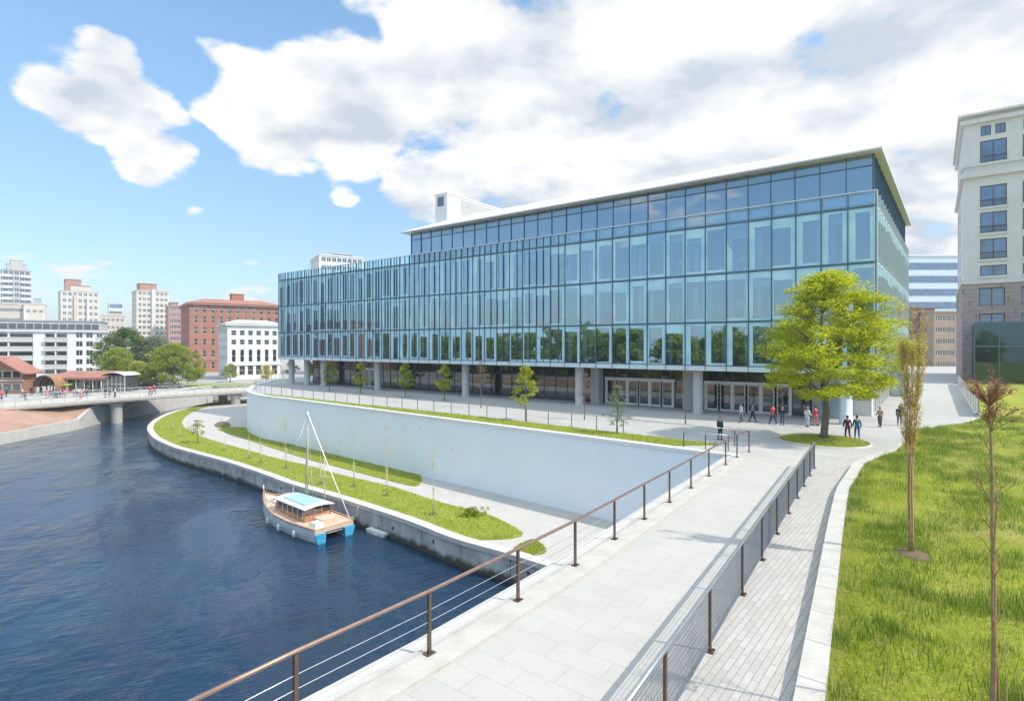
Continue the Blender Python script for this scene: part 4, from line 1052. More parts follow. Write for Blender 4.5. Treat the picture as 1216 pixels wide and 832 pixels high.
# blue striped office and brown houses at the end of the path
Y = 220; x0 = (1079-CX)/F*Y; Wd = 24; z1 = ZP(304, Y)
root = empty('office_building', (x0, Y, 0), 'blue and white striped office building beyond the end of the path', 'building')
mb = MB(); mb.box(x0, x0+Wd, Y, Y+20, 0, z1); mb.build('wall', M['spandrel'], root)
for k in range(6):
    zt = ZP(312+k*15.5, Y); zb_ = ZP(320+k*15.5, Y); mb = MB(); mb.box(x0-.1, x0+Wd+.1, Y-.1, Y+20.1, zb_, zt); mb.build('window_band', M['win_blue'], root)
mb = MB(); mb.box(x0-.4, x0+Wd+.4, Y-.4, Y+20.4, z1+.01, z1+.5); mb.build('roof', M['white'], root)
tower('brown brick house with small windows closing the path', 1083, 1110, 366, 165, 12, 'dark_brick', 4, 5, 0, 2, 1.2, 1.5, None, 'win_dark', base=440, name='brick_house')
tower('tan brick house with low parapet beside the stone office block', 1109, 1136, 371, 160, 12, 'tan_brick', 4, 5, 0, 2, 1.2, 1.5, None, 'win_dark', base=440, name='brick_house')
# stone office block on the right
O = L(4.2, 122); ang = LROT; Wd = 34; z1 = ZP(141, O.y); zb = ZP(337, O.y)
pr = lambda p: ZP(p, O.y)
PS = 5.3; cols = [2.1+PS*k for k in range(6)]; rows_ = [(197, 171.5, 3.4), (248.5, 224, 3.4), (279, 255, 3.4), (309.5, 286, 3.4), (329, 317, 3.4)]
ops = [(c, c+w, pr(a), pr(b_)) for c in cols for a, b_, w in rows_]
opsb = [(c+.1, c+3.4, pr(a), pr(b_)) for c in cols for a, b_ in ((364, 343), (386, 373))]
opst = [(c+d, c+d+1.3, pr(165.5), pr(154)) for c in cols for d in (.1, 1.95)]
r, T = building('tall limestone office block with blue windows and brown stone base on the right', (O.x, O.y), ang, Wd, 30, zb, z1, 'stone', ops+opst, [(3, 6, pr(a), pr(b_)) for a, b_, _ in rows_]+[(12, 15, pr(a), pr(b_)) for a, b_, _ in rows_], fm='darksteel', gm='win_blue', nx=2, nz=1, cornice=.8, cmat='stone', name='stone_office_building', fr=.14, dep=.5)
r.location.z = zb
mb = MB(); uxx = Vector((math.cos(ang), math.sin(ang), 0)); uyy = Vector((-math.sin(ang), math.cos(ang), 0))
Ob = O-uxx*.25-uyy*.25
wall_open(mb, Vector((Ob.x, Ob.y, 0)), uxx, Wd+.5, 0, zb, opsb, uyy, .6); wall_open(mb, Vector((Ob.x, Ob.y, 0))+uyy*30.5, -uyy, 30.5, 0, zb, [(3, 6, pr(364), pr(343)), (12, 15, pr(364), pr(343))], uxx, .6)
T2 = lambda p: Vector((Ob.x, Ob.y, 0))+uxx*p.x+uyy*p.y+Vector((0, 0, p.z))
mb.box(0, Wd+.5, 0, 30.5, zb-.01, zb+.02, 0, T2)
mb.build('base_wall', M['brownstone'], r)
for x0, x1, a, b_ in opsb: inst('window', win_mesh(x1-x0, b_-a, 2, 1, 'darksteel', 'win_blue', .14), r, T2(Vector((x0, .25, a)))-Vector(r.location), ang)
for x0, a, b_ in ((3, pr(364), pr(343)), (12, pr(364), pr(343))): inst('window', win_mesh(3, b_-a, 2, 1, 'darksteel', 'win_blue', .14), r, T2(Vector((.25, 30.5-x0, a)))-Vector(r.location), ang-math.pi/2)
for nm, p0, p1, o_ in (('cornice', 213, 207, .5), ('string_course', 338, 333.5, .4), ('cornice', 150, 145, .5), ('string_course', 200, 198.5, .25)):
    mb = MB(); mb.box(-o_, Wd+o_, -o_, -.01, pr(p0), pr(p1), 0, T); mb.box(-o_, -.01, -.01, 30, pr(p0), pr(p1), 0, T); mb.build(nm, M['stone'], r)
for x0, x1, a, b_ in ops:
    mb = MB(); mb.box(x0-.15, x1+.15, -.18, .1, a-.35, a-.01, 0, T); mb.build('sill', M['stone'], r)
    mb = MB(); mb.tube([T(Vector((x0+.05, -.12, a+1.1))), T(Vector((x1-.05, -.12, a+1.1)))], .05, 5)
    for k in range(12): mb.tube([T(Vector((x0+.1+(x1-x0-.2)*k/11, -.12, a))), T(Vector((x0+.1+(x1-x0-.2)*k/11, -.12, a+1.1)))], .03, 4)
    if b_-a > 2.5: mb.build('balcony_rail', M['darksteel'], r)
# glass pavilion at its foot
G0 = L(5.2, 113); root = empty('glass_pavilion', (G0.x, G0.y, 0), 'green glass pavilion at the foot of the limestone office block', 'pavilion')
gz = ZP(383, G0.y); gmid = ZP(411, G0.y)
for k in range(11):
    for z0, z1 in ((.4, gmid-.1), (gmid+.1, gz-.1)):
        mb = MB(); a = 5.2+k*2.9; mb.lbox(a+.05, a+2.85, 113, 113.04, z0, z1); mb.build('glass_panel', M['pav_glass'], root)
for k in range(3):
    mb = MB(); mb.lbox(5.2, 5.24, 113.05+k*2.9, 115.85+k*2.9, .4, gz-.1); mb.build('glass_panel', M['pav_glass'], root)
mb = MB()
for k in range(12): mb.lbox(5.2+k*2.9-.05, 5.2+k*2.9+.05, 112.92, 113.12, 0, gz-.1)
for z in (.2, gmid, gz): mb.lbox(5.15, 37.2, 112.95, 113.1, z-.1, z+.1)
mb.build('frame', M['mullion'], root)
mb = MB(); mb.lbox(8, 37, 117, 121, 0, gz-.5); mb.build('inner_wall', M['brownstone'], root)
mb = MB(); mb.lbox(5.3, 37, 113.1, 121.5, gmid-.2, gmid+.05); mb.build('floor_slab', M['greytower'], root)
# slatted fence along the path and lawn strip
root = empty('slatted_fence', L(3.4, 62, 0), 'low pale slatted fence along the path below the limestone block', 'fence')
bs_ = list(np.arange(61.0, 112, 3.0))
for i, b in enumerate(bs_):
    mb = MB(); mb.lbox(3.0, 3.12, b-.06, b+.06, 0, 1.55); mb.build('post', M['steel'], root)
    if i < len(bs_)-1:
        mb = MB()
        for k in range(7): mb.lbox(3.03, 3.07, b+.08, b+2.92, .12+k*.2, .12+k*.2+.14)
        mb.build('slat_panel', M['offwhite'], root)

# ================================================================== LEFT BANK, BRIDGE
B0 = Vector((-74, 77, 0)); B1 = Vector((-38, 120.5, 0)); bd = (B1-B0).normalized(); bn = Vector((-bd.y, bd.x, 0))
ZB = -2.9
root = empty('footbridge', (-56, 98, ZW), 'low pale concrete bridge crossing the river in front of the trees', 'bridge')
BT = lambda p: B0+bd*p.x+bn*p.y+Vector((0, 0, p.z)); BL = (B1-B0).length
mb = MB(); n = 20
arch = lambda t: .35*math.sin(math.pi*min(1, max(0, t)))
for k in range(n):
    x0, x1 = BL*k/n, BL*(k+1)/n; a0, a1 = arch(k/n), arch((k+1)/n)
    mb.hexa([BT(Vector(p)) for p in ((x0, 0, ZB-.5+a0), (x0, 9, ZB-.5+a0), (x1, 9, ZB-.5+a1), (x1, 0, ZB-.5+a1), (x0, 0, ZB+a0), (x0, 9, ZB+a0), (x1, 9, ZB+a1), (x1, 0, ZB+a1))])
mb.build('deck', M['granite'], root)
mb = MB(); 
mbA = mb; mb2 = MB()
for k in range(n):
    x0, x1 = BL*k/n, BL*(k+1)/n; a0, a1 = arch(k/n), arch((k+1)/n)
    for y0, mq in ((-.12, mbA), (8.85, mb2)): mq.hexa([BT(Vector(p)) for p in ((x0, y0, ZB-.3+a0), (x0, y0+.3, ZB-.3+a0), (x1, y0+.3, ZB-.3+a1), (x1, y0, ZB-.3+a1), (x0, y0, ZB+.12+a0), (x0, y0+.3, ZB+.12+a0), (x1, y0+.3, ZB+.12+a1), (x1, y0, ZB+.12+a1))])
mbA.build('edge_beam', M['granite'], root); mb2.build('edge_beam', M['granite'], root)
for px_ in (17, 36):
    for y0 in (1.6,):
        mb = MB(); c = BT(Vector((px_, y0, 0))); mb.lathe((c.x, c.y, 0), [(.8, -9), (.8, ZB-1.0), (1.2, ZB-.5+.1)], 20); c2 = BT(Vector((px_, 7, 0)))
        mb.build('pier', M['coping'], root)
        mb = MB(); mb.lathe((c2.x, c2.y, 0), [(.8, -9), (.8, ZB-1.0), (1.2, ZB-.5+.1)], 20); mb.build('pier', M['coping'], root)
for y0 in (.05, 8.95):
    mb = MB(); mb.tube([BT(Vector((BL*k/n, y0, ZB+.12+arch(k/n)+.95))) for k in range(n+1)], .035, 6); mb.tube([BT(Vector((BL*k/n, y0, ZB+.12+arch(k/n)+.5))) for k in range(n+1)], .02, 6)
    for k in range(0, 41): mb.tube([BT(Vector((BL*k/40, y0, ZB+.1+arch(k/40)))), BT(Vector((BL*k/40, y0, ZB+1.07+arch(k/40))))], .025, 5)
    mb.build('railing', M['steel'], root)
# reddish timber house with gable roof
Y = 104; x0 = (-24-CX)/F*Y; x1 = (27-CX)/F*Y; Wd = x1-x0; ze = ZP(441, Y); zr = ZP(425, Y)
rd = Vector((x0, Y, 0)); root = empty('timber_house', (x0+Wd/2, Y+3, ZC), 'red brown timber house with gable roof at the far left bank', 'house')
mb = MB(); xm = x0+Wd*.42
mb.add([Vector((x0, Y, ZC)), Vector((x1, Y, ZC)), Vector((x1, Y, ze)), Vector((xm, Y, zr)), Vector((x0, Y, ze))], [(0, 1, 2, 3, 4)])
mb.add([Vector((x0, Y+3, ZC)), Vector((x1, Y+3, ZC)), Vector((x1, Y+3, ze)), Vector((xm, Y+3, zr)), Vector((x0, Y+3, ze))], [(4, 3, 2, 1, 0)])
mb.quad(Vector((x1, Y, ZC)), Vector((x1, Y+3, ZC)), Vector((x1, Y+3, ze)), Vector((x1, Y, ze))); mb.quad(Vector((x0, Y+3, ZC)), Vector((x0, Y, ZC)), Vector((x0, Y, ze)), Vector((x0, Y+3, ze)))
mb.build('wall', M['timber'], root)
mb = MB()
for (xa, za, xb, zb_) in ((x0-.8, ze-.45, xm, zr+.05), (xm, zr+.05, x1+.9, ze-.5)):
    mb.hexa([Vector((xa, Y-.9, za)), Vector((xb, Y-.9, zb_)), Vector((xb, Y+3.6, zb_)), Vector((xa, Y+3.6, za)), Vector((xa, Y-.9, za+.25)), Vector((xb, Y-.9, zb_+.25)), Vector((xb, Y+3.6, zb_+.25)), Vector((xa, Y+3.6, za+.25))])
mb.build('roof', M['roof_red'], root)
for i in range(4):
    for z in (ZC+.7, ZC+3.0):
        xx = x0+Wd*(.12+.22*i); mb = MB(); mb.box(xx-.1, xx+1.5, Y-.08, Y+.02, z-.1, z+1.3); mb.box(xx, xx+1.4, Y-.1, Y-.081, z, z+1.2, 1); mb.build('window', [M['beige'], M['win_dark']], root)
mb = MB(); mb.box(x0-.2, x1+.2, Y-.14, Y-.01, ZC+2.35, ZC+2.6); mb.build('trim_board', M['beige'], root)
# barrel canopy, market hall, glazed hall
Yc = 104; root = empty('barrel_canopy', ((52-CX)/F*Yc, Yc, ZC), 'dark arched barrel canopy between timber house and market hall', 'canopy')
cxx = (53-CX)/F*Yc; rr = 2.1
for k in range(5):
    mb = MB(); mb.tube([Vector((cxx+rr*math.cos(t), Yc+k*1.5, ZC+1.2+rr*math.sin(t))) for t in np.linspace(0, math.pi, 14)], .11, 6); mb.tube([Vector((cxx+rr, Yc+k*1.5, ZC)), Vector((cxx+rr, Yc+k*1.5, ZC+1.2))], .11, 6); mb.tube([Vector((cxx-rr, Yc+k*1.5, ZC)), Vector((cxx-rr, Yc+k*1.5, ZC+1.2))], .11, 6); mb.build('rib', M['darksteel'], root)
mb = MB(); tt = np.linspace(0, math.pi, 14)
for i in range(13): mb.hexa([Vector((cxx+q*math.cos(t), y, ZC+1.2+q*math.sin(t))) for q in (rr+.1, rr+.16) for t, y in ((tt[i], Yc-.3), (tt[i], Yc+6.5), (tt[i+1], Yc+6.5), (tt[i+1], Yc-.3))])
mb.build('shell', M['timber'], root)
Ym = 107; xa, xb = (60-CX)/F*Ym, (124-CX)/F*Ym; root = empty('market_hall', ((xa+xb)/2, Ym, ZC), 'long market hall with red roof and a green awning behind the crowd', 'market hall')
mb = MB(); mb.box(xa, xb, Ym+1.5, Ym+4.6, ZC, ZC+2.6); mb.build('wall', M['cream'], root)
mb = MB(); mb.hexa([Vector(p) for p in ((xa-.3, Ym-.8, ZC+2.55), (xb+.2, Ym-.8, ZC+2.55), (xb+.2, Ym+5, ZC+3.6), (xa-.3, Ym+5, ZC+3.6), (xa-.3, Ym-.8, ZC+2.9), (xb+.2, Ym-.8, ZC+2.9), (xb+.2, Ym+5, ZC+3.95), (xa-.3, Ym+5, ZC+3.95))]); mb.build('roof', M['roof_red'], root)
for k in range(7):
    mb = MB(); x = xa+.3+(xb-xa-.6)*k/6; mb.tube([Vector((x, Ym-.4, ZC)), Vector((x, Ym-.4, ZC+2.55))], .09, 8); mb.build('post', M['offwhite'], root)
mb = MB(); mb.hexa([Vector(p) for p in ((xa+.6, Ym-1.6, ZC+1.35), (xa+4.6, Ym-1.6, ZC+1.35), (xa+4.6, Ym+1.4, ZC+2.0), (xa+.6, Ym+1.4, ZC+2.0), (xa+.6, Ym-1.6, ZC+1.5), (xa+4.6, Ym-1.6, ZC+1.5), (xa+4.6, Ym+1.4, ZC+2.15), (xa+.6, Ym+1.4, ZC+2.15))]); mb.build('awning', M['awning'], root)
for k in range(5):
    mb = MB(); x = xa+5.2+k*1.3; mb.box(x, x+1.0, Ym+1.4, Ym+1.49, ZC+.3, ZC+2.2); mb.build('window', M['win_dark'], root)
Yg = 108; xa, xb = (123-CX)/F*Yg, (148-CX)/F*Yg; root = empty('glazed_hall', ((xa+xb)/2, Yg, ZC), 'dark glazed hall with curved white roof next to the market hall', 'hall')
for k in range(5):
    mb = MB(); w = (xb-xa)/5; mb.box(xa+k*w+.06, xa+(k+1)*w-.06, Yg, Yg+.05, ZC+.2, ZC+3.1); mb.build('glass_panel', M['win_dark'], root)
mb = MB()
for k in range(6): x = xa+k*(xb-xa)/5; mb.box(x-.06, x+.06, Yg-.06, Yg+.1, ZC, ZC+3.2)
mb.box(xa, xb, Yg-.05, Yg+.09, ZC+1.5, ZC+1.6); mb.build('frame', M['greytower'], root)
mb = MB(); mb.box(xa, xb, Yg+.1, Yg+4, ZC, ZC+3.15); mb.build('back_wall', M['darksteel'], root)
mb = MB(); tt = np.linspace(R(20), R(160), 12); xc = (xa+xb)/2; Rr = (xb-xa)*.56
for i in range(11): mb.hexa([Vector((xc+(Rr+q)*math.cos(t), y, ZC+3.2+.35*(Rr+q)*(math.sin(t)-.34))) for q in (0, .25) for t, y in ((tt[i], Yg-.5), (tt[i], Yg+4.2), (tt[i+1], Yg+4.2), (tt[i+1], Yg-.5))])
mb.build('roof', M['whitebld'], root)
# lawn beyond the bridge
sheet('lawn', [(-81, 122), (-52, 126.5), (-50, 132), (-80, 134)], ZC+.02, M['lawn2'])
# brick housing across the water, seen only mirrored in the facade; woodland on that bank
for lab, aa, bb_, w_, h_, wl in (('long brown brick housing block on the opposite bank, mirrored in the facade', -205, -24, 46, 17, 'brick2'),):
    o = L(aa, bb_); w = w_
    building(lab, L(aa+w, bb_), LROT+math.pi, w, 14, ZC, ZC+h_, wl, grid(1, w-1, 14, [ZC+1+3.2*k for k in range(5)], 1.5, 1.7), (), gm='win_dark', nx=1, name='housing_block')
# ================================================================== TREES
def leaf_cloud(centres, radii, per, size, squash=.6, flat=0.0):
    """leaf quads (bent rhombs) scattered through ellipsoid clumps -> verts, faces"""
    vs = []; n_tot = 0
    for c, r, n in zip(centres, radii, per):
        n = int(n); d = RNG.normal(0, 1, (n, 3)); d /= np.linalg.norm(d, axis=1)[:, None]
        d *= (RNG.random(n)**.45)[:, None]; d[:, 2] *= squash
        p = np.array(c)+d*r
        s = size*RNG.uniform(.6, 1.3, n)
        u = RNG.normal(0, 1, (n, 3)); u[:, 2] *= .5; u /= np.linalg.norm(u, axis=1)[:, None]
        nn = RNG.normal(0, 1, (n, 3)); nn[:, 2] = np.abs(nn[:, 2])+.5+flat
        w = np.cross(nn, u); w /= np.linalg.norm(w, axis=1)[:, None]
        q = np.empty((n, 4, 3)); q[:, 0] = p-u*s[:, None]; q[:, 2] = p+u*s[:, None]
        q[:, 1] = p+w*(s*.55)[:, None]; q[:, 3] = p-w*(s*.55)[:, None]; q[:, 1, 2] += s*.15; q[:, 3, 2] += s*.15
        vs.append(q.reshape(-1, 3))
    v = np.concatenate(vs); return v, np.arange(len(v)).reshape(-1, 4)
def tree(name, label, base, height, trunk_h, prof, leafmat, nclump, per, lsize, csize, trunk_r=.1, bark='bark', squash=.6, group=None, limbs=7, seed=1, sway=.0, cat='tree', hollow=.35, off=(0, 0)):
    rs = random.Random(seed); base = Vector(base)
    root = empty(name, base, label, cat, group)
    ph = [p[0] for p in prof]; pr_ = [p[1] for p in prof]
    cen = []; rad = []; pn = []
    rad_at = lambda h: float(np.interp(h, ph, pr_))
    lobes = [(rs.uniform(0, 6.28), rs.uniform(.7, 1.12)) for _ in range(7)]
    for k in range(nclump):
        h = rs.random(); h = 1-(1-h)**1.15
        az = rs.uniform(0, 6.283); rr = rad_at(h)*(hollow+(1-hollow)*rs.random()**.5)
        f = 1+.16*math.sin(az*3+seed+h*5)+.1*math.sin(az*5+seed*2-h*9)
        z = trunk_h+(height-trunk_h)*h
        cen.append((rr*f*math.cos(az)+off[0], rr*f*math.sin(az)+off[1], z-.12*rr)); rc = csize*rs.uniform(.6, 1.3); rad.append(rc); pn.append(per*rs.uniform(.5, 1.3)*rc/csize)
    mb = MB(); top = trunk_h+(height-trunk_h)*.8
    jig = [Vector((rs.gauss(0, trunk_r*.5), rs.gauss(0, trunk_r*.5), 0)) for _ in range(6)]
    pts = [base+Vector((0, 0, -.05)), base+Vector((0, 0, trunk_h*.12))+jig[0]*.2, base+Vector((0, 0, trunk_h*.6))+jig[0], base+Vector((0, 0, trunk_h))+jig[1], base+Vector((0, 0, (trunk_h+top)/2))+jig[2]*2, base+Vector((0, 0, top))+jig[3]*2]
    mb.tube(pts, [trunk_r*1.5, trunk_r*1.08, trunk_r, trunk_r*.85, trunk_r*.5, trunk_r*.12], 10)
    for k in range(limbs):
        i = rs.randrange(len(cen)); c = base+Vector(cen[i]); zz = max(trunk_h*.85, min(top*.9, cen[i][2]-Vector((cen[i][0], cen[i][1])).length*rs.uniform(.35, .7)))
        s_ = base+Vector((0, 0, zz))+jig[2]; mid = (s_+c)/2+Vector((0, 0, rs.uniform(-.1, .15)*height*.1))
        r0 = trunk_r*rs.uniform(.25, .5); mb.tube([s_, mid, c], [r0, r0*.6, r0*.15], 6)
        for q in range(2):
            j = rs.randrange(len(cen)); c2 = base+Vector(cen[j])
            if (c2-mid).length < height*.25: mb.tube([mid, (mid+c2)/2, c2], [r0*.45, r0*.3, r0*.08], 5)
    mb.build('trunk', M[bark], root)
    v, f = leaf_cloud(cen, rad, pn, lsize, squash)
    np_mesh('crown', v, f, M[leafmat], None, root); return root
def copy_tree(root, loc, rz, sc, label, group=None, name=None):
    c = root.copy(); COL.objects.link(c); c.location = loc; c.rotation_euler = (0, 0, rz); c.scale = (sc, sc, sc); c['label'] = label
    if group: c['group'] = group
    for ch in root.children: d = ch.copy(); COL.objects.link(d); d.parent = c
    return c

def crown_with_twigs(v, f, tw, lm, bm, root):
    o0 = world_of(root); m2 = MB()
    m2.v = list(tw.v); m2.f = list(tw.f); m2.m = [1]*len(tw.f); m2.sm = list(tw.sm); n = len(m2.v)
    m2.v += [Vector(q)+o0 for q in v]; m2.f += [tuple(int(k)+n for k in q) for q in f]; m2.m += [0]*len(f); m2.sm += [False]*len(f)
    return m2.build('crown', [lm, bm], root)
# the big bright tree on its island
tb = P(978, 524, 0); tb.z = .2
tree('maple_tree', 'big bright yellow green tree on the round lawn island in the plaza', tb, 10.3, 2.9,
     [(0, 2.0), (.10, 3.2), (.28, 3.85), (.45, 3.8), (.6, 3.4), (.75, 2.7), (.88, 1.9), (1, .7)], 'leaf_main', 320, 165, .086, .78, .20, squash=.42, limbs=34, seed=19, hollow=.3, off=(.45, 0))
# street trees on the terrace
st_trees = [(346, 451, 428, 'street_tree', 'dense little street tree at the far left end of the terrace row', 'leaf_green', 1.0),
 (367.6, 453, 430, 'street_tree', 'small street tree second from the far left of the terrace row', 'leaf_young', .8),
 (391, 464, 430, 'street_tree', 'bushy green street tree third from the left on the terrace', 'leaf_green', 1.0),
 (428, 467, 432, 'street_tree', 'light green street tree before the small side door of the glass building', 'leaf_young', .9),
 (481, 471.6, 432, 'street_tree', 'round leafy street tree left of a grey column on the terrace', 'leaf_green', 1.0),
 (527.5, 475.5, 435, 'street_tree', 'thin yellow green street tree between two terrace columns', 'leaf_young', .8),
 (624, 499.7, 436, 'street_tree', 'yellow green young tree standing in front of the dark ground floor glazing', 'leaf_young', .85)]
for i, (px_, py_, pt, nm, lab, lf, wd) in enumerate(st_trees):
    b_ = P(px_, py_, 0); hgt = (py_-pt)/F*b_.y
    tree(nm, lab, b_, hgt, hgt*.33, [(0, .5*wd), (.2, 1.1*wd), (.45, 1.0*wd), (.75, .6*wd), (1, .12)], lf, 50, 60, .085, .36, .05, group='street trees along the terrace', limbs=12, seed=30+i, hollow=.2)
b_ = P(732.5, 515.5, 0); b_.z = .08
tree('olive_tree', 'grey green bushy tree on the grass strip before the white framed doors', b_, 3.1, .6, [(0, .85), (.25, 1.0), (.5, .8), (.8, .4), (1, .1)], 'leaf_grey', 60, 42, .055, .26, .06, limbs=16, seed=51, hollow=.2)
for i, (px_, py_, pt, lab) in enumerate([(571, 484, 426, 'bare reddish young tree in bud beside a column on the terrace'), (694, 498, 438, 'bare reddish young tree right of the column at the first doors')]):
    b_ = P(px_, py_, 0); hgt = (py_-pt)/F*b_.y
    tree('budding_tree', lab, b_, hgt, hgt*.42, [(0, .45), (.3, .75), (.6, .6), (1, .1)], 'leaf_red', 40, 26, .032, .3, .045, limbs=26, seed=60+i, group='budding trees on the terrace', hollow=.1)
b_ = P(814, 503, 0); tree('budding_tree', 'slim bare tree with almost no leaves left of the wide second doors', b_, 4.6, 2.6, [(0, .2), (.5, .4), (1, .1)], 'leaf_red', 20, 6, .03, .25, .045, limbs=14, seed=71, group='budding trees on the terrace', hollow=.1)
# green tree cluster beyond the bridge
b_ = Vector((PY(150, 140).x, 140, ZC))
tree('broadleaf_tree', 'tall dark green tree at the back left of the clump beside the white apartments', b_, 12.8, 2.0, [(0, 4), (.3, 6.4), (.6, 5.8), (.85, 3.6), (1, 1)], 'leaf_dark', 150, 110, .26, 1.6, .35, seed=81, limbs=8, group='trees beyond the bridge')
b_ = Vector((PY(185, 142).x, 142, ZC)); tree('broadleaf_tree', 'olive green spreading tree in the middle at the back of the clump', b_, 11.0, 2.0, [(0, 4), (.3, 6), (.65, 5), (1, 1)], 'leaf_grey', 120, 100, .25, 1.6, .32, seed=82, limbs=8, group='trees beyond the bridge')
b_ = Vector((PY(140, 126).x, 126, ZC)); tree('broadleaf_tree', 'round bright green tree at the front left of the clump behind the glazed hall', b_, 8.0, 1.4, [(0, 2.4), (.3, 4.1), (.6, 3.8), (.85, 2.3), (1, .6)], 'leaf_green', 120, 110, .2, 1.15, .25, seed=83, limbs=8, group='trees beyond the bridge')
b_ = Vector((PY(165, 122).x, 122, ZC)); tree('broadleaf_tree', 'low light green tree squeezed between the two round trees', b_, 5.2, .9, [(0, 2.0), (.4, 2.8), (.8, 1.6), (1, .5)], 'leaf_young', 80, 90, .18, 1.0, .2, seed=84, limbs=6, group='trees beyond the bridge')
b_ = Vector((PY(206, 121).x, 121, ZC)); tree('broadleaf_tree', 'widest round green tree, at the right of the clump in front of the brick building', b_, 9.0, 1.5, [(0, 4.2), (.3, 5.4), (.6, 5.0), (.85, 3.0), (1, .8)], 'leaf_green', 170, 120, .2, 1.25, .3, seed=85, limbs=10, group='trees beyond the bridge')
for px_, py_, pt, lab, sd2 in ((273.5, 452, 431, 'small bright tree at the left corner of the white corner house', 91), (316, 452, 433, 'thin small tree near the right side of the white corner house', 92)):
    b_ = PY(px_, 137, ZC); tree('small_tree', lab, b_, (451-pt)/F*137+.3, 1.2, [(0, 1.0), (.35, 1.8), (.7, 1.4), (1, .3)], 'leaf_green' if sd2 == 91 else 'leaf_tan', 46, 60, .13, .6, .1, seed=sd2, limbs=6)
# woodland on the opposite bank, mirrored in the facade
cen = []; rad = []; pn = []; mbt = MB()
for k in range(100):
    a = -158+176*(k+random.random())/100; b_ = random.uniform(-44, -32); h = random.uniform(9.5, 14.5); p = L(a, b_, ZC)
    mbt.tube([p, p+Vector((0, 0, h*.7))], [.3, .1], 6)
    for q in range(16):
        t = random.random(); r_ = h*.28*math.sin(math.pi*(.2+.75*t)); az = random.uniform(0, 6.28)
        cen.append((p.x+r_*math.cos(az), p.y+r_*math.sin(az), ZC+h*(.25+.75*t))); rad.append(random.uniform(1.0, 1.9)); pn.append(60)
    for q in range(5): cen.append((p.x+random.uniform(-2, 2), p.y+random.uniform(-2, 2), ZC+random.uniform(.6, 2.6))); rad.append(1.5); pn.append(60)
v, f = leaf_cloud(cen, rad, pn, .50, .8)
o = np_mesh('woodland', v, f, M['leaf_green']); o['kind'] = 'stuff'
# stakes and saplings on the quay lawns
def sapling(label, px_, py_, pt, twigs, seed, leaf=0, tilt=0.0):
    rs = random.Random(seed); b_ = P(px_, py_, ZL); b_.z = ZL+.04; h = (py_-pt)/F*b_.y
    root = empty('sapling', b_, label, 'sapling', 'saplings on the quay lawns')
    mb = MB(); pts = [b_+Vector((0, 0, -.03))]; x = 0
    for k in range(1, 7): x += rs.gauss(0, .02); pts.append(b_+Vector((x+tilt*k*h/6, rs.gauss(0, .02), h*k/6)))
    mb.tube(pts, [.035, .032, .028, .024, .018, .012, .005], 6)
    for k in range(twigs):
        t = rs.uniform(.45, .95); i = t*6; p = pts[int(i)].lerp(pts[min(6, int(i)+1)], i-int(i)); az = rs.uniform(0, 6.28); l_ = rs.uniform(.2, .5)*(1.2-t)
        mb.tube([p, p+Vector((math.cos(az)*l_*.4, math.sin(az)*l_*.4, l_))], [.008, .003], 4)
    mb.build('trunk', M['stake'], root)
    mb = MB(); mb.tube([b_+Vector((.09, .02, 0)), b_+Vector((.09, .02, h*.42))], .022, 6); mb.box(b_.x-.03, b_.x+.12, b_.y, b_.y+.04, b_.z+h*.36, b_.z+h*.38); mb.build('stake', M['stake'], root)
    mb = MB(); mb.lathe((b_.x, b_.y, b_.z), [(.32, -.03), (.30, .02), (.05, .05)], 12); mb.build('mulch', M['soil'], root)
    if leaf:
        c = [((pts[4].x-b_.x)+rs.gauss(0, .12), rs.gauss(0, .12), h*rs.uniform(.6, 1)) for _ in range(14)]
        v, f = leaf_cloud(c, [.18]*14, [leaf]*14, .035, 1.2); np_mesh('crown', v, f, M['leaf_tan'], None, root)
    return root
for i, a in enumerate([('bare sapling with stake directly behind the boat mast', 380, 575, 522, 8, 3), ('tall bare sapling nearest the walkway railing on the quay lawn', 514, 611, 530, 14, 4),
  ('tall sapling at the middle of the quay lawn, right of the boat', 458.5, 588.6, 508, 16, 6), ('sapling just right of the boat stay on the quay lawn', 419.5, 578, 510, 12, 4),
  ('twiggy sapling left of the boat mast', 339, 556, 497, 16, 6), ('tall pale sapling third from the boat towards the bridge', 309.5, 549.5, 498, 12, 3),
  ('short sapling standing close left of a taller pale one', 295, 544.5, 514, 6, 0), ('very short leaning sapling between path and quay edge', 266, 534.5, 516, 6, 0, .12),
  ('bare sapling at the left curve of the path', 223, 512, 500, 6, 0), ('bare sapling at the far tip of the quay lawn', 205, 510, 494, 8, 0), ('low sapling near the quay edge at the far tip', 213.5, 518.5, 503, 6, 0),
  ('twin sapling in the round planting bed', 262.6, 504.5, 484, 12, 2), ('bare sapling beside the far path near the bridge', 246, 480, 466, 8, 0)]):
    lab, px_, py_, pt, tw, lf = a[:6]; sapling(lab, px_, py_, pt, tw, 200+i, lf*3, a[6] if len(a) > 6 else 0)
b_ = P(235, 526, ZL); b_.z = ZL+.04
tree('small_tree', 'single leafy round headed tree on the far quay lawn', b_, 2.6, .85, [(0, .5), (.35, .85), (.7, .7), (1, .15)], 'leaf_green', 40, 40, .06, .3, .045, seed=95, limbs=10)
b_ = P(559, 612, ZL); b_.z = ZL+.03
root = empty('shrub', b_, 'low spreading green shrub on the quay lawn near the walkway', 'shrub')
cc = [(random.gauss(0, .45), random.gauss(0, .28), abs(random.gauss(.18, .14))) for _ in range(40)]
v, f = leaf_cloud(cc, [.16]*40, [40]*40, .05, .9); np_mesh('foliage', v, f, M['leaf_green'], None, root)
mb = MB()
for k in range(26):
    c = cc[k]; mb.tube([b_, b_+Vector((c[0]*.5, c[1]*.5, c[2]*.7)), b_+Vector(c)+Vector((0, 0, .2))], [.012, .009, .004], 4)
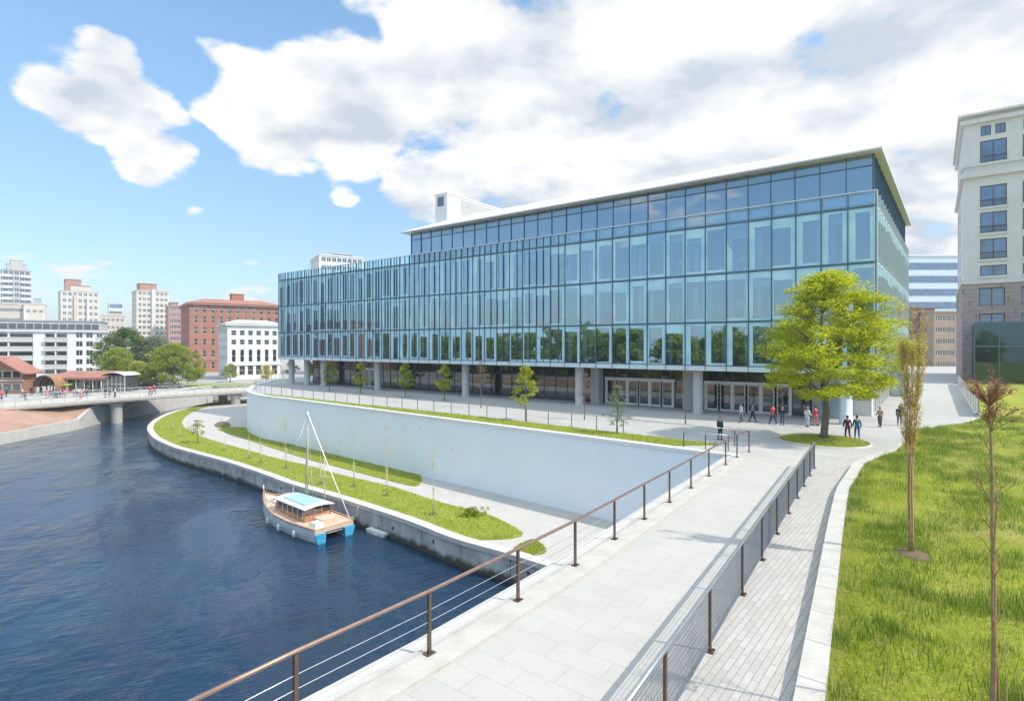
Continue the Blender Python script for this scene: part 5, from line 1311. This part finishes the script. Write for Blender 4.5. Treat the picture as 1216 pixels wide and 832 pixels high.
mb.build('stem', M['bark'], root)
# upright thin tree with many stems on the lawn
b_ = P(1081, 653, .35); b_.z = .3
root = empty('poplar_tree', b_, 'slender many stemmed upright tree with sparse yellow green leaves on the lawn', 'tree')
rs = random.Random(5); Hh = (653-362)/F*b_.y
mb = MB(); lc = []; tw = MB()
for k in range(9):
    az = 6.28*k/9+rs.uniform(-.3, .3); r0 = rs.uniform(.02, .06); spread = rs.uniform(.05, .36)
    pts = []
    for q in range(9):
        t = q/8; r_ = r0+spread*max(0, t-.12)**1.6+.02*math.sin(9*t+k); pts.append(b_+Vector((r_*math.cos(az)+rs.gauss(0, .008), r_*math.sin(az)+rs.gauss(0, .008), Hh*(.75+.25*rs.random() if q == 8 else t*.92))))
    rr_ = rs.uniform(.014, .024); mb.tube(pts, [rr_*(1.25-t/8*1.05) for t in range(9)], 6)
    for q in range(46):
        t = (.42+.58*rs.random()**.8)*8; p = pts[min(7, int(t))].lerp(pts[min(8, int(t)+1)], t-int(t)); l_ = rs.uniform(.2, .62)*(.7+.3*t/8); a2 = az+rs.gauss(0, .9)
        e_ = p+Vector((math.cos(a2)*l_*.38, math.sin(a2)*l_*.38, l_)); tw.tube([p, p.lerp(e_, .5)+Vector((math.cos(a2)*.02, math.sin(a2)*.02, 0)), e_], [.006, .0045, .002], 4)
        for s_ in range(7): lc.append(tuple(p.lerp(e_, rs.uniform(.2, 1))-b_))
mb.build('trunk', M['bark_tan'], root)
v, f = leaf_cloud(lc, [.07]*len(lc), [3]*len(lc), .024, 1.1); crown_with_twigs(v, f, tw, M['leaf_tan'], M['bark_tan'], root)
mb = MB(); mb.lathe((b_.x, b_.y, b_.z), [(.48, -.1), (.40, .0), (.15, .03), (.02, .04)], 18); mb.build('mulch', M['soil'], root)
# nearest thin tree on the lawn
b_ = PY(1180, 8.4, .3)
root = empty('young_tree', b_, 'thin leafless brown tree with reddish twiggy top nearest on the lawn', 'tree')
mb = MB(); rs = random.Random(9); ht = 5.6; pts = []
for q in range(15):
    t = q/14; pts.append(b_+Vector((.02*math.sin(5*t)+rs.gauss(0, .008)-.05*t, .02*math.cos(4*t), ht*t*.93-.05)))
mb.tube(pts, [.045*(1-.72*q/14) for q in range(15)], 9)
p2 = [p+Vector((.05*math.sin(q*.7+1)+.01, -.02, 0)) for q, p in enumerate(pts[:11])]; mb.tube(p2, [.022*(1-.6*q/10) for q in range(11)], 6)
mb.build('trunk', M['bark_brown'], root)
tw = MB(); lc = []
def twig(p, d, l_, r_, dep):
    e_ = p+d*l_; mid = p.lerp(e_, .5)+Vector((rs.gauss(0, .03), rs.gauss(0, .03), .02))*l_*2; tw.tube([p, mid, e_], [r_, r_*.75, r_*.4], 5); lc.append(tuple(e_-b_)); lc.append(tuple(mid-b_))
    if dep:
        for k in range(4):
            q = p.lerp(e_, rs.uniform(.3, 1)); nd = (d+Vector((rs.gauss(0, .5), rs.gauss(0, .5), rs.gauss(.3, .3)))).normalized(); twig(q, nd, l_*rs.uniform(.4, .7), r_*.55, dep-1)
for k in range(26):
    t = rs.uniform(.9, 1.0); p = pts[int(t*14)]; az = rs.uniform(0, 6.28); hz_ = rs.uniform(.1, .8); twig(p, Vector((math.cos(az)*hz_, math.sin(az)*hz_, rs.uniform(.45, 1.1))).normalized(), rs.uniform(.18, .36), .0065, 2)
for k in range(16):
    t = rs.uniform(.3, .85); p = pts[int(t*14)]; az = rs.uniform(0, 6.28); twig(p, Vector((math.cos(az)*.6, math.sin(az)*.6, .9)).normalized(), rs.uniform(.25, .6), .006, 0 if t < .6 else 1)
v, f = leaf_cloud([c for c in lc if c[2] > 4.2], [.04]*len([c for c in lc if c[2] > 4.2]), [2]*len([c for c in lc if c[2] > 4.2]), .016, 1); crown_with_twigs(v, f, tw, M['leaf_red'], M['bark_red'], root)
b2 = b_+Vector((.22, .05, 0)); root2 = empty('sapling', b2, 'thin bare whip growing beside the nearest young tree on the lawn', 'sapling')
mb = MB(); mb.tube([b2+Vector((.02*math.sin(k), 0, k*.28-.03)) for k in range(6)], [.012, .011, .009, .007, .005, .003], 5); mb.build('trunk', M['bark_tan'], root2)

# ================================================================== BOAT
bc = Vector((-15.1, 39.35, ZW)); hd = math.atan2(6.3, -7.6)
boat = empty('sailing_boat', bc, 'small old sailing boat with blue stern and wooden cabin moored at the quay', 'boat')
BX = Vector((math.cos(hd), math.sin(hd), 0)); BY = Vector((-math.sin(hd), math.cos(hd), 0))
Tb = lambda p: bc+BX*p[0]+BY*p[1]+Vector((0, 0, p[2]))
st = [(-4.6, 1.45, .95), (-3.4, 1.55, .92), (-1.5, 1.65, .92), (.5, 1.55, .98), (2.3, 1.15, 1.10), (3.7, .62, 1.25), (4.6, .16, 1.42), (4.9, .02, 1.5)]
mb = MB(); sec = []
for x, w, z in st:                                   # twin hulls aft that merge into one bow
    row = [(x, w, z), (x+.02, w*.98, z*.55), (x, w*.84, -.05), (x, w*.70, -.5), (x, w*.58, -.35), (x, w*.49, .05), (x, w*.46, .5)]
    sec.append(row+[(p[0], -p[1], p[2]) for p in reversed(row)])
nn_ = len(sec[0]); vs = [Tb(p) for s_ in sec for p in s_]; fs = []
for i in range(len(sec)-1):
    for k in range(nn_-1): fs.append((i*nn_+k, i*nn_+k+1, (i+1)*nn_+k+1, (i+1)*nn_+k))
mb.add(vs, fs, 0, True)
mb.build('hull', M['hull'], boat)
for s_ in (1, -1):
    mb = MB(); x = -4.62; q = [(x, s_*1.45, .62), (x, s_*1.42, .4), (x, s_*1.24, -.1), (x, s_*1.05, -.5), (x, s_*.85, -.35), (x, s_*.72, .05), (x, s_*.70, .62)]
    mb.add([Tb(p) for p in q]+[Tb((p[0]-.12, p[1], p[2])) for p in q], [tuple(range(7)), tuple(range(13, 6, -1))]+[(k, (k+1) % 7, 7+(k+1) % 7, 7+k) for k in range(7)]); mb.build('transom', M['blue_hull'], boat)
mb = MB(); dl = [(x, w-.03, z-.03) for x, w, z in st]
for i in range(len(dl)-1):
    a, b_ = dl[i], dl[i+1]; mb.quad(Tb(a), Tb((a[0], -a[1], a[2])), Tb((b_[0], -b_[1], b_[2])), Tb(b_))
mb.quad(Tb((-4.6, 1.42, .9)), Tb((-4.6, -1.42, .9)), Tb((-4.6, -1.42, .62)), Tb((-4.6, 1.42, .62)))
mb.build('deck', M['deck'], boat)
for s_ in (1, -1):
    mb = MB(); mb.tube([Tb((x, s_*w, z+.02)) for x, w, z in st], .06, 8); mb.build('rub_rail', M['varnish'], boat)
# cabin: wooden coach house, windows, white roof with a blue panel
cb_ = MB(); c0, c1, cw = -2.6, 1.6, 1.0
for s_ in (1, -1): cb_.hexa([Tb(p) for p in ((c0, s_*cw, .9), (c1, s_*(cw-.2), .9), (c1, s_*(cw-.26), .9), (c0, s_*(cw-.06), .9), (c0, s_*cw*.96, 1.72), (c1-.25, s_*(cw-.22), 1.72), (c1-.25, s_*(cw-.28), 1.72), (c0, s_*(cw*.96-.06), 1.72))])
cb_.hexa([Tb(p) for p in ((c0, -cw, .9), (c0, cw, .9), (c0+.06, cw, .9), (c0+.06, -cw, .9), (c0, -cw*.96, 1.3), (c0, cw*.96, 1.3), (c0+.06, cw*.96, 1.3), (c0+.06, -cw*.96, 1.3))])
for y in (-cw*.95, -.3, .3, cw*.95): cb_.bar(Tb((c0, y, 1.3)), Tb((c0, y, 1.74)), .07, .07)
cb_.hexa([Tb(p) for p in ((c1, -.8, .9), (c1+.06, -.8, .9), (c1+.06, .8, .9), (c1, .8, .9), (c1-.25, -.78, 1.72), (c1-.19, -.78, 1.72), (c1-.19, .78, 1.72), (c1-.25, .78, 1.72))])
cab = cb_.build('cabin', M['varnish'], boat)
for s_ in (1, -1):
    for k in range(5):
        x = c0+.25+k*.72; w = cw-.2*(x-c0)/(c1-c0); mb = MB()
        mb.hexa([Tb(p) for p in ((x, s_*(w+.012), 1.2), (x+.55, s_*(w-.012), 1.2), (x+.55, s_*(w-.04), 1.2), (x, s_*(w-.02), 1.2), (x, s_*(w-.006), 1.62), (x+.55, s_*(w-.032), 1.62), (x+.55, s_*(w-.06), 1.62), (x, s_*(w-.04), 1.62))]); mb.build('window', M['win_dark'], cab)
        mb = MB(); mb.bar(Tb((x-.09, s_*(w+.012), 1.12)), Tb((x-.09, s_*(w-.005), 1.7)), .05, .04); mb.build('window_post', M['white'], cab)
mb = MB(); mb.hexa([Tb(p) for p in ((c0+.02, -.9, 1.32), (c0+.03, -.9, 1.32), (c0+.03, .9, 1.32), (c0+.02, .9, 1.32), (c0+.02, -.9, 1.7), (c0+.03, -.9, 1.7), (c0+.03, .9, 1.7), (c0+.02, .9, 1.7))]); mb.build('window', M['win_dark'], cab)
mb = MB()
ny = 8
for i in range(ny):
    y0, y1 = -1.12+2.24*i/ny, -1.12+2.24*(i+1)/ny; zf = lambda y: 1.74+.12*(1-(y/1.12)**2)
    mb.hexa([Tb(p) for p in ((c0-.25, y0, zf(y0)), (c0-.25, y1, zf(y1)), (c1-.1, y1*.85, zf(y1)), (c1-.1, y0*.85, zf(y0)), (c0-.25, y0, zf(y0)+.07), (c0-.25, y1, zf(y1)+.07), (c1-.1, y1*.85, zf(y1)+.07), (c1-.1, y0*.85, zf(y0)+.07))])
rf = mb.build('cabin_roof', M['white'], boat)
mb = MB(); mb.hexa([Tb(p) for p in ((c0+.3, -.7, 1.84), (c0+.3, .75, 1.84), (c1-.8, .6, 1.84), (c1-.8, -.6, 1.84), (c0+.3, -.7, 1.97), (c0+.3, .75, 1.97), (c1-.8, .6, 1.97), (c1-.8, -.6, 1.97))]); mb.build('roof_panel', M['roofblue'], rf)
mb = MB(); mb.box(0, 1, 0, 1, 0, 1, 0, lambda p: Tb((c0-1.5+p.x*1.2, -.55+p.y*1.1, .92+p.z*.32))); mb.build('stern_bench', M['deck'], boat)
for x_, s_ in ((-2.6, 1), (-.6, 1), (1.4, 1), (-2.2, -1), (.4, -1)):
    w_ = float(np.interp(x_, [q[0] for q in st], [q[1] for q in st])); mb = MB(); mb.tube([Tb((x_, s_*(w_+.1), .12)), Tb((x_, s_*(w_+.11), .2)), Tb((x_, s_*(w_+.11), .5)), Tb((x_, s_*(w_+.1), .58))], [.05, .1, .1, .04], 10); mb.tube([Tb((x_, s_*(w_+.09), .55)), Tb((x_, s_*w_, .98))], .012, 5); mb.build('fender', M['white'], boat)
mb = MB()
for q in range(4): mb.tube([Tb((3.1+(.26-.03*q)*math.cos(t), .1+(.26-.03*q)*math.sin(t), 1.16+.03*q)) for t in np.linspace(0, 6.28, 14)], .025, 5)
mb.build('rope_coil', M['rope'], boat)
mb = MB(); mb.hexa([Tb(p) for p in ((-4.3, .55, .9), (-4.3, 1.2, .9), (-3.5, 1.2, .9), (-3.5, .55, .9), (-4.25, .6, 1.18), (-4.25, 1.15, 1.18), (-3.55, 1.15, 1.18), (-3.55, .6, 1.18))]); mb.build('locker', M['white'], boat)
mb = MB(); mb.box(0, 1, 0, 1, 0, 1, 0, lambda p: Tb((2.2+p.x*.7, -.35+p.y*.7, 1.05+p.z*.2))); mb.build('hatch', M['white'], boat)
# mast pair, gaff/strut to the stern, post with crossbar, stays, rails
mh = 7.75
top = Tb((-.15, -.7, mh))
for dx in (0, .28):
    mb = MB(); mb.tube([Tb((-.1+dx, -.72, 1.8)), Tb((-.12+dx*.6, -.71, mh*.55)), top], [.05, .045, .035], 8); mb.build('mast', M['stake'], boat)
mb = MB(); mb.lathe(Tb((-.15, -.7, mh-.1)), [(.09, 0), (.1, .1), (.05, .22), (.01, .26)], 8); mb.build('mast_cap', M['white'], boat)
mb = MB(); mb.tube([top, Tb((-2.3, -1.02, 4.2)), Tb((-4.3, -1.35, .98))], [.035, .04, .04], 8); mb.build('boom', M['white'], boat)
mb = MB(); mb.tube([Tb((-1.5, -1.22, .95)), Tb((-1.5, -1.2, 4.6))], .035, 7); mb.build('post', M['stake'], boat)
mb = MB(); mb.tube([Tb((.1, -.72, 3.3)), Tb((-1.9, -1.3, 3.4))], .035, 7); mb.build('crossbar', M['stake'], boat)
for e_ in ((4.7, 0, 1.5), (.5, 1.5, 1.0), (.5, -1.55, 1.0), (-4.4, 1.3, .98)):
    mb = MB(); mb.tube([top, Tb(e_)], .008, 5); mb.build('stay', M['cable'], boat)
mb = MB(); mb.tube([Tb((4.75, .02, 1.45)), Tb((4.9, .02, 2.0))], .05, 6); mb.build('bow_post', M['white'], boat)
for s_ in (1, -1):
    mb = MB()
    for x, w, z in st[3:7]: mb.tube([Tb((x, s_*(w-.06), z)), Tb((x, s_*(w-.06), z+.45))], .018, 5)
    mb.tube([Tb((x, s_*(w-.06), z+.45)) for x, w, z in st[3:7]], .018, 5); mb.build('guard_rail', M['steel'], boat)
mb = MB(); mb.tube([Tb((-4.3, -1.3, 1.0)), Tb((-4.0, -2.2, .95)), P(425, 602, ZL)+Vector((0, 0, .1))], .02, 5); tag(mb.build('mooring_rope', M['rope']), 'pale mooring rope from the boat stern to the quay', 'rope')
mb = MB(); mb.tube([Tb((4.2, -.35, 1.35)), Tb((3.9, -1.8, 1.2)), P(345, 574.5, ZL)+Vector((.3, 0, .1))], .02, 5); tag(mb.build('mooring_rope', M['rope']), 'pale mooring rope from the boat bow to the quay', 'rope')
# float by the quay wall
c = P(450, 633.5, ZW); c.z = ZW
fl_ = empty('mooring_float', c, 'small grey white float lying against the quay wall right of the boat', 'float')
tdir = (P(480, 640, ZW)-P(440, 627, ZW)).normalized(); nd = Vector((-tdir.y, tdir.x, 0))
mb = MB(); FT = lambda p: c+tdir*p.x+nd*p.y+Vector((0, 0, p.z)); mb.box(-.95, .95, -.35, .35, .12, .26, 0, FT); mb.build('platform', M['whitebld'], fl_)
for y in (-.22, .22):
    mb = MB(); mb.tube([FT(Vector((-.9, y, .02))), FT(Vector((.9, y, .02)))], .15, 10); mb.build('pontoon_tube', M['greytower'], fl_)

# ================================================================== PEOPLE
def skin_mesh(nodes, edges, name, root_i=0, lev=1):
    me = bpy.data.meshes.new(name); me.from_pydata([n[:3] for n in nodes], edges, [])
    o = bpy.data.objects.new(name, me); COL.objects.link(o)
    md = o.modifiers.new('s', 'SKIN'); me.skin_vertices[0].data.foreach_set('radius', [r for n in nodes for r in ((n[3], n[4] if len(n) > 4 else n[3]))])
    me.skin_vertices[0].data[root_i].use_root = True
    sb = o.modifiers.new('d', 'SUBSURF'); sb.levels = lev; sb.render_levels = lev
    dg = bpy.context.evaluated_depsgraph_get(); dg.update()
    out = bpy.data.meshes.new_from_object(o.evaluated_get(dg)); bpy.data.objects.remove(o); out.name = name
    for p in out.polygons: p.use_smooth = True
    return out
def pose(st_, arm, lean=0.0, bent=0.0):
    """st_: stride half length, arm: arm swing; x right, y forward"""
    ly = lambda z: lean*(z-.95)
    J = {'pel': (0, 0, .96), 'spi': (0, ly(1.15), 1.15), 'che': (0, ly(1.36), 1.36), 'nec': (0, ly(1.5), 1.50), 'hb': (0, ly(1.56)+.01, 1.57), 'hm': (0, ly(1.64)+.015, 1.645), 'ht': (0, ly(1.72), 1.72)}
    for s_, n_ in ((1, 'R'), (-1, 'L')):
        a = arm*s_; f = st_*-s_
        J['sh'+n_] = (.185*s_, ly(1.41), 1.41); J['el'+n_] = (.235*s_, ly(1.15)+a*.16-.02, 1.14); J['wr'+n_] = (.235*s_, ly(.95)+a*.34+.07+bent*.12, .92+bent*.16); J['ha'+n_] = (.228*s_, ly(.9)+a*.40+.10+bent*.2, .83+bent*.2)
        J['hi'+n_] = (.095*s_, 0, .92); J['kn'+n_] = (.10*s_, f*.5+.03, .50); J['an'+n_] = (.10*s_, f-(.05 if f < 0 else 0), .09+(.06 if f < -.05 else 0)); J['to'+n_] = (.11*s_, f+.15, .035+(.01 if f < -.05 else 0))
    return J
def person_meshes(J, skirt=False):
    g = lambda k, r, r2=None: tuple(J[k])+(r, r2 or r)
    names = ['pel', 'spi', 'che', 'nec', 'hb', 'hm', 'ht']; rad = [(.135, .10), (.115, .085), (.15, .10), (.055, .055), (.075, .085), (.082, .098), (.05, .06)]
    nodes = [g(n, *r) for n, r in zip(names, rad)]; edges = [(i, i+1) for i in range(6)]
    for n_ in 'RL':
        i = len(nodes); nodes += [g('sh'+n_, .06), g('el'+n_, .045), g('wr'+n_, .03), g('ha'+n_, .036, .02)]; edges += [(2, i), (i, i+1), (i+1, i+2), (i+2, i+3)]
        # thumb and finger ends so the hand is not one lump
        hx, hy, hz = J['ha'+n_]; s_ = 1 if n_ == 'R' else -1
        for q, (dx, dy, dz) in enumerate(((-.035*s_, .03, -.01), (.0, .035, -.055), (.0, .012, -.065), (.0, -.012, -.06), (0, -.03, -.045))):
            nodes.append((hx+dx, hy+dy, hz+dz, .009, .009)); edges.append((i+3, len(nodes)-1))
        i = len(nodes); nodes += [g('hi'+n_, .085), g('kn'+n_, .058), g('an'+n_, .04), g('to'+n_, .04, .03)]; edges += [(0, i), (i, i+1), (i+1, i+2), (i+2, i+3)]
    hm_ = J['hm']; nodes.append((0, hm_[1]+.115, hm_[2]-.01, .016, .018)); edges.append((5, len(nodes)-1))
    for s_ in (1, -1): nodes.append((.1*s_, hm_[1], hm_[2], .012, .022)); edges.append((5, len(nodes)-1))
    body = skin_mesh(nodes, edges, 'body')
    nodes = [g('pel', .162, .125), g('spi', .14, .112), g('che', .172, .125), (J['nec'][0], J['nec'][1], J['nec'][2]-.03, .075, .075)]; edges = [(0, 1), (1, 2), (2, 3)]
    nodes.append((J['pel'][0], J['pel'][1], J['pel'][2]-.13, .17, .13)); edges.append((0, 4))
    for n_ in 'RL':
        i = len(nodes); nodes += [g('sh'+n_, .082), g('el'+n_, .064), g('wr'+n_, .048)]; edges += [(2, i), (i, i+1), (i+1, i+2)]
    jacket = skin_mesh(nodes, edges, 'jacket')
    nodes = [g('pel', .142, .11)]; edges = []
    for n_ in 'RL':
        i = len(nodes); a = J['an'+n_]; nodes += [g('hi'+n_, .10), g('kn'+n_, .074), (a[0], a[1], a[2]+.03, .058, .058)]; edges += [(0, i), (i, i+1), (i+1, i+2)]
    trousers = skin_mesh(nodes, edges, 'trousers')
    c = J['hm']; mb = MB(); vs = []; fs = []; n1, n2 = 14, 7
    for i in range(n2):
        ph_ = (math.pi*.62)*i/(n2-1)
        for k in range(n1):
            t = 2*math.pi*k/n1; front = max(0, math.sin(t)); zcut = .115*math.cos(ph_*(1-.42*front)); vs.append(Vector((.098*math.sin(ph_*(1-.42*front)+.001)*math.cos(t), c[1]-.008+.112*math.sin(ph_*(1-.42*front)+.001)*math.sin(t), c[2]+.02+zcut)))
    for i in range(n2-1):
        for k in range(n1): fs.append((i*n1+k, (i+1)*n1+k, (i+1)*n1+(k+1) % n1, i*n1+(k+1) % n1))
    mb.add(vs, fs, 0, True); o = mb.build('hair', M['hair'], None, (0, 0, 0)); hair = o.data; bpy.data.objects.remove(o)
    shoes = []
    mb = MB()
    for n_ in 'RL':
        a = J['an'+n_]; t = J['to'+n_]; mb = MB(); mb.tube([Vector((a[0], a[1]-.06, a[2]-.03)), Vector((a[0], a[1]+.03, a[2]-.03)), Vector((t[0], t[1]+.03, t[2]+.005))], [.045, .05, .036], 8)
        o = mb.build('shoe', M['hair'], None, (0, 0, 0)); shoes.append(o.data); bpy.data.objects.remove(o)
    return dict(body=body, jacket=jacket, trousers=trousers, hair=hair, shoes=shoes)
PM = {'stand': person_meshes(pose(.04, .05)), 'walk': person_meshes(pose(.27, .55, .06)), 'hold': person_meshes(pose(.06, .12, .03, 1.0)), 'stroll': person_meshes(pose(.17, -.4, .03))}
CM = {}
def cloth(c):
    if c not in CM:
        CM[c] = plain('cloth_%d' % len(CM), c, .85, 0, .12, 9)
    return CM[c]
def person(label, loc, face, ps, jk, tr, hair=(.03, .02, .015), sc=.85, group=None, shoes=(.05, .05, .05)):
    r = empty('person', loc, label, 'person', group, face); r.scale = (sc, sc, sc); pm = PM[ps]
    for nm, c in (('body', None), ('jacket', jk), ('trousers', tr), ('hair', hair)):
        key = (nm, ps, c)
        if key not in WIN:
            me = pm[nm].copy(); me.materials.clear(); me.materials.append(M['skin'] if c is None else cloth(c)); WIN[key] = me
        inst(nm, WIN[key], r, (0, 0, 0))
    for k in (0, 1):
        key = ('shoe', ps, k, shoes)
        if key not in WIN: me = pm['shoes'][k].copy(); me.materials.clear(); me.materials.append(cloth(shoes)); WIN[key] = me
        inst('shoe', WIN[key], r, (0, 0, 0))
    return r
navy = (.02, .03, .08); blue = (.03, .12, .30); denim = (.05, .09, .18); maroon = (.10, .025, .03); dark = (.02, .02, .025); teal = (.02, .17, .28); red = (.45, .04, .06); pink = (.55, .16, .20); pale = (.45, .52, .62); white_ = (.7, .7, .68); tan = (.4, .27, .17); grey = (.2, .2, .22)
def g0_(px_, py_): return P(px_, py_, 0)
person('person in dark blue jacket standing alone behind the walkway railing', g0_(855, 522), R(200), 'stand', navy, dark, (.25, .1, .05))
person('person in pale blue shirt and jeans near the left of the wide doors', g0_(880, 501.5), R(100), 'stroll', pale, denim)
person('person in grey top walking beside the wide doors, right of a pale blue shirt', g0_(893.5, 501), R(250), 'walk', grey, dark)
person('person in red top and dark trousers in front of the wide doors', g0_(918, 503.5), R(20), 'walk', red, navy)
person('person in black standing at the right end of the wide doors', g0_(929, 505), R(160), 'stand', dark, denim)
person('person in white and blue left of the big tree trunk', g0_(958.5, 507), R(-60), 'hold', white_, pale, (.3, .3, .3))
person('person in red jacket and pink trousers next to the big tree trunk', g0_(968.5, 505.5), R(40), 'stroll', red, pink)
person('person in maroon coat walking away right of the tree island', g0_(1006.5, 521), R(-15), 'stroll', maroon, maroon)
person('person in teal blue coat walking beside a person in maroon', g0_(1017.8, 521), R(-20), 'stroll', teal, blue)
person('person in tan jacket seen behind the couple in maroon and teal', L(-3.1, 49.0), R(120), 'hold', tan, navy, (.12, .06, .03))
wp = L(-2.0, 50.9)
person('person in dark navy with a backpack walking along the glass flank', wp, R(-30), 'walk', navy, (.06, .07, .1))
bk = empty('backpack', wp+Vector((.08, -.14, 1.0)), 'dark backpack worn by the person walking along the glass flank', 'backpack', rz=R(-30))
mb = MB(); mb.box(-.14, .14, -.11, .07, .0, .42); o = mb.build('bag', cloth((.03, .05, .12)), None, (0, 0, 0)); o.parent = bk
md = o.modifiers.new('b', 'BEVEL'); md.width = .05; md.segments = 3
mb = MB(); mb.box(-.1, .1, -.15, -.1, .04, .2); o = mb.build('pocket', cloth((.05, .07, .15)), None, (0, 0, 0)); o.parent = bk
# far quay crowd
rs = random.Random(3); pal = [navy, red, white_, tan, dark, grey, pink, teal, maroon, pale]
for i in range(30):
    px_ = rs.uniform(1, 110) if i < 24 else rs.uniform(160, 190); y_ = rs.uniform(90, 102) if i < 24 else None
    if y_: loc = Vector(((px_-CX)/F*y_, y_, ZC))
    else:
        x_ = rs.uniform(14, 24); loc = BT(Vector((x_, rs.uniform(1, 7), ZB+arch(x_/BL))))
    if loc.x > -67 and loc.y < 120 and i < 24: loc.x = -67-rs.random()*6
    lab = 'tiny figure in the crowd before the market hall and timber house' if i < 24 else 'tiny figure crossing the low pale bridge'
    person(lab, loc, rs.uniform(0, 6.28), rs.choice(['stand', 'walk', 'hold', 'stroll']), rs.choice(pal), rs.choice([navy, denim, dark, grey, tan]), (.05, .035, .025), 1.0, 'crowd on the far quay' if i < 24 else 'people on the bridge')
# parked cars by the trees
def car(label, loc, rz, paint):
    root = empty('parked_car', loc, label, 'car', None, rz)
    def bl_(nm, mb, m, par=root): o = mb.build(nm, m, None, (0, 0, 0)); o.parent = par; return o
    prof = [(-2.1, .35), (-2.15, .75), (-2.0, .95), (-1.3, 1.0), (1.0, .98), (1.9, .85), (2.12, .65), (2.1, .35)]
    mb = MB(); n = len(prof)
    mb.add([Vector((x, y, z)) for y in (-.86, .86) for x, z in prof], [tuple(range(n)), tuple(range(2*n-1, n-1, -1))]+[(k, n+k, n+(k+1) % n, (k+1) % n) for k in range(n)]); bl_('body', mb, paint)
    mb = MB(); mb.hexa([Vector(p) for p in ((-1.5, -.78, .99), (.9, -.78, .97), (.9, .78, .97), (-1.5, .78, .99), (-1.0, -.62, 1.42), (.25, -.62, 1.42), (.25, .62, 1.42), (-1.0, .62, 1.42))]); bl_('window', mb, M['win_dark'])
    mb = MB(); mb.box(-.98, .24, -.61, .61, 1.422, 1.46); bl_('roof', mb, paint)
    for x in (-1.3, 1.3):
        for y in (-.8, .8):
            mb = MB(); mb.tube([Vector((x, y-.1, .32)), Vector((x, y+.1, .32))], .32, 16); w = bl_('wheel', mb, M['darksteel']); mb = MB(); mb.tube([Vector((x, y-.11, .32)), Vector((x, y+.11, .32))], .18, 12); bl_('rim', mb, M['steel'], w)
    for y in (-.6, .6):
        mb = MB(); mb.box(2.08, 2.14, y-.16, y+.16, .6, .74); bl_('headlight', mb, M['white'])
    return root
car('black car parked under the widest round tree', Vector((PY(178, 116).x, 116, ZC)), R(10), plain('black_paint', (.02, .02, .022), .25, .3, .05))
car('dark grey car parked right of the black one by the lawn', Vector((PY(204, 116.5).x, 116.5, ZC)), R(6), plain('grey_paint', (.09, .095, .10), .3, .3, .05))
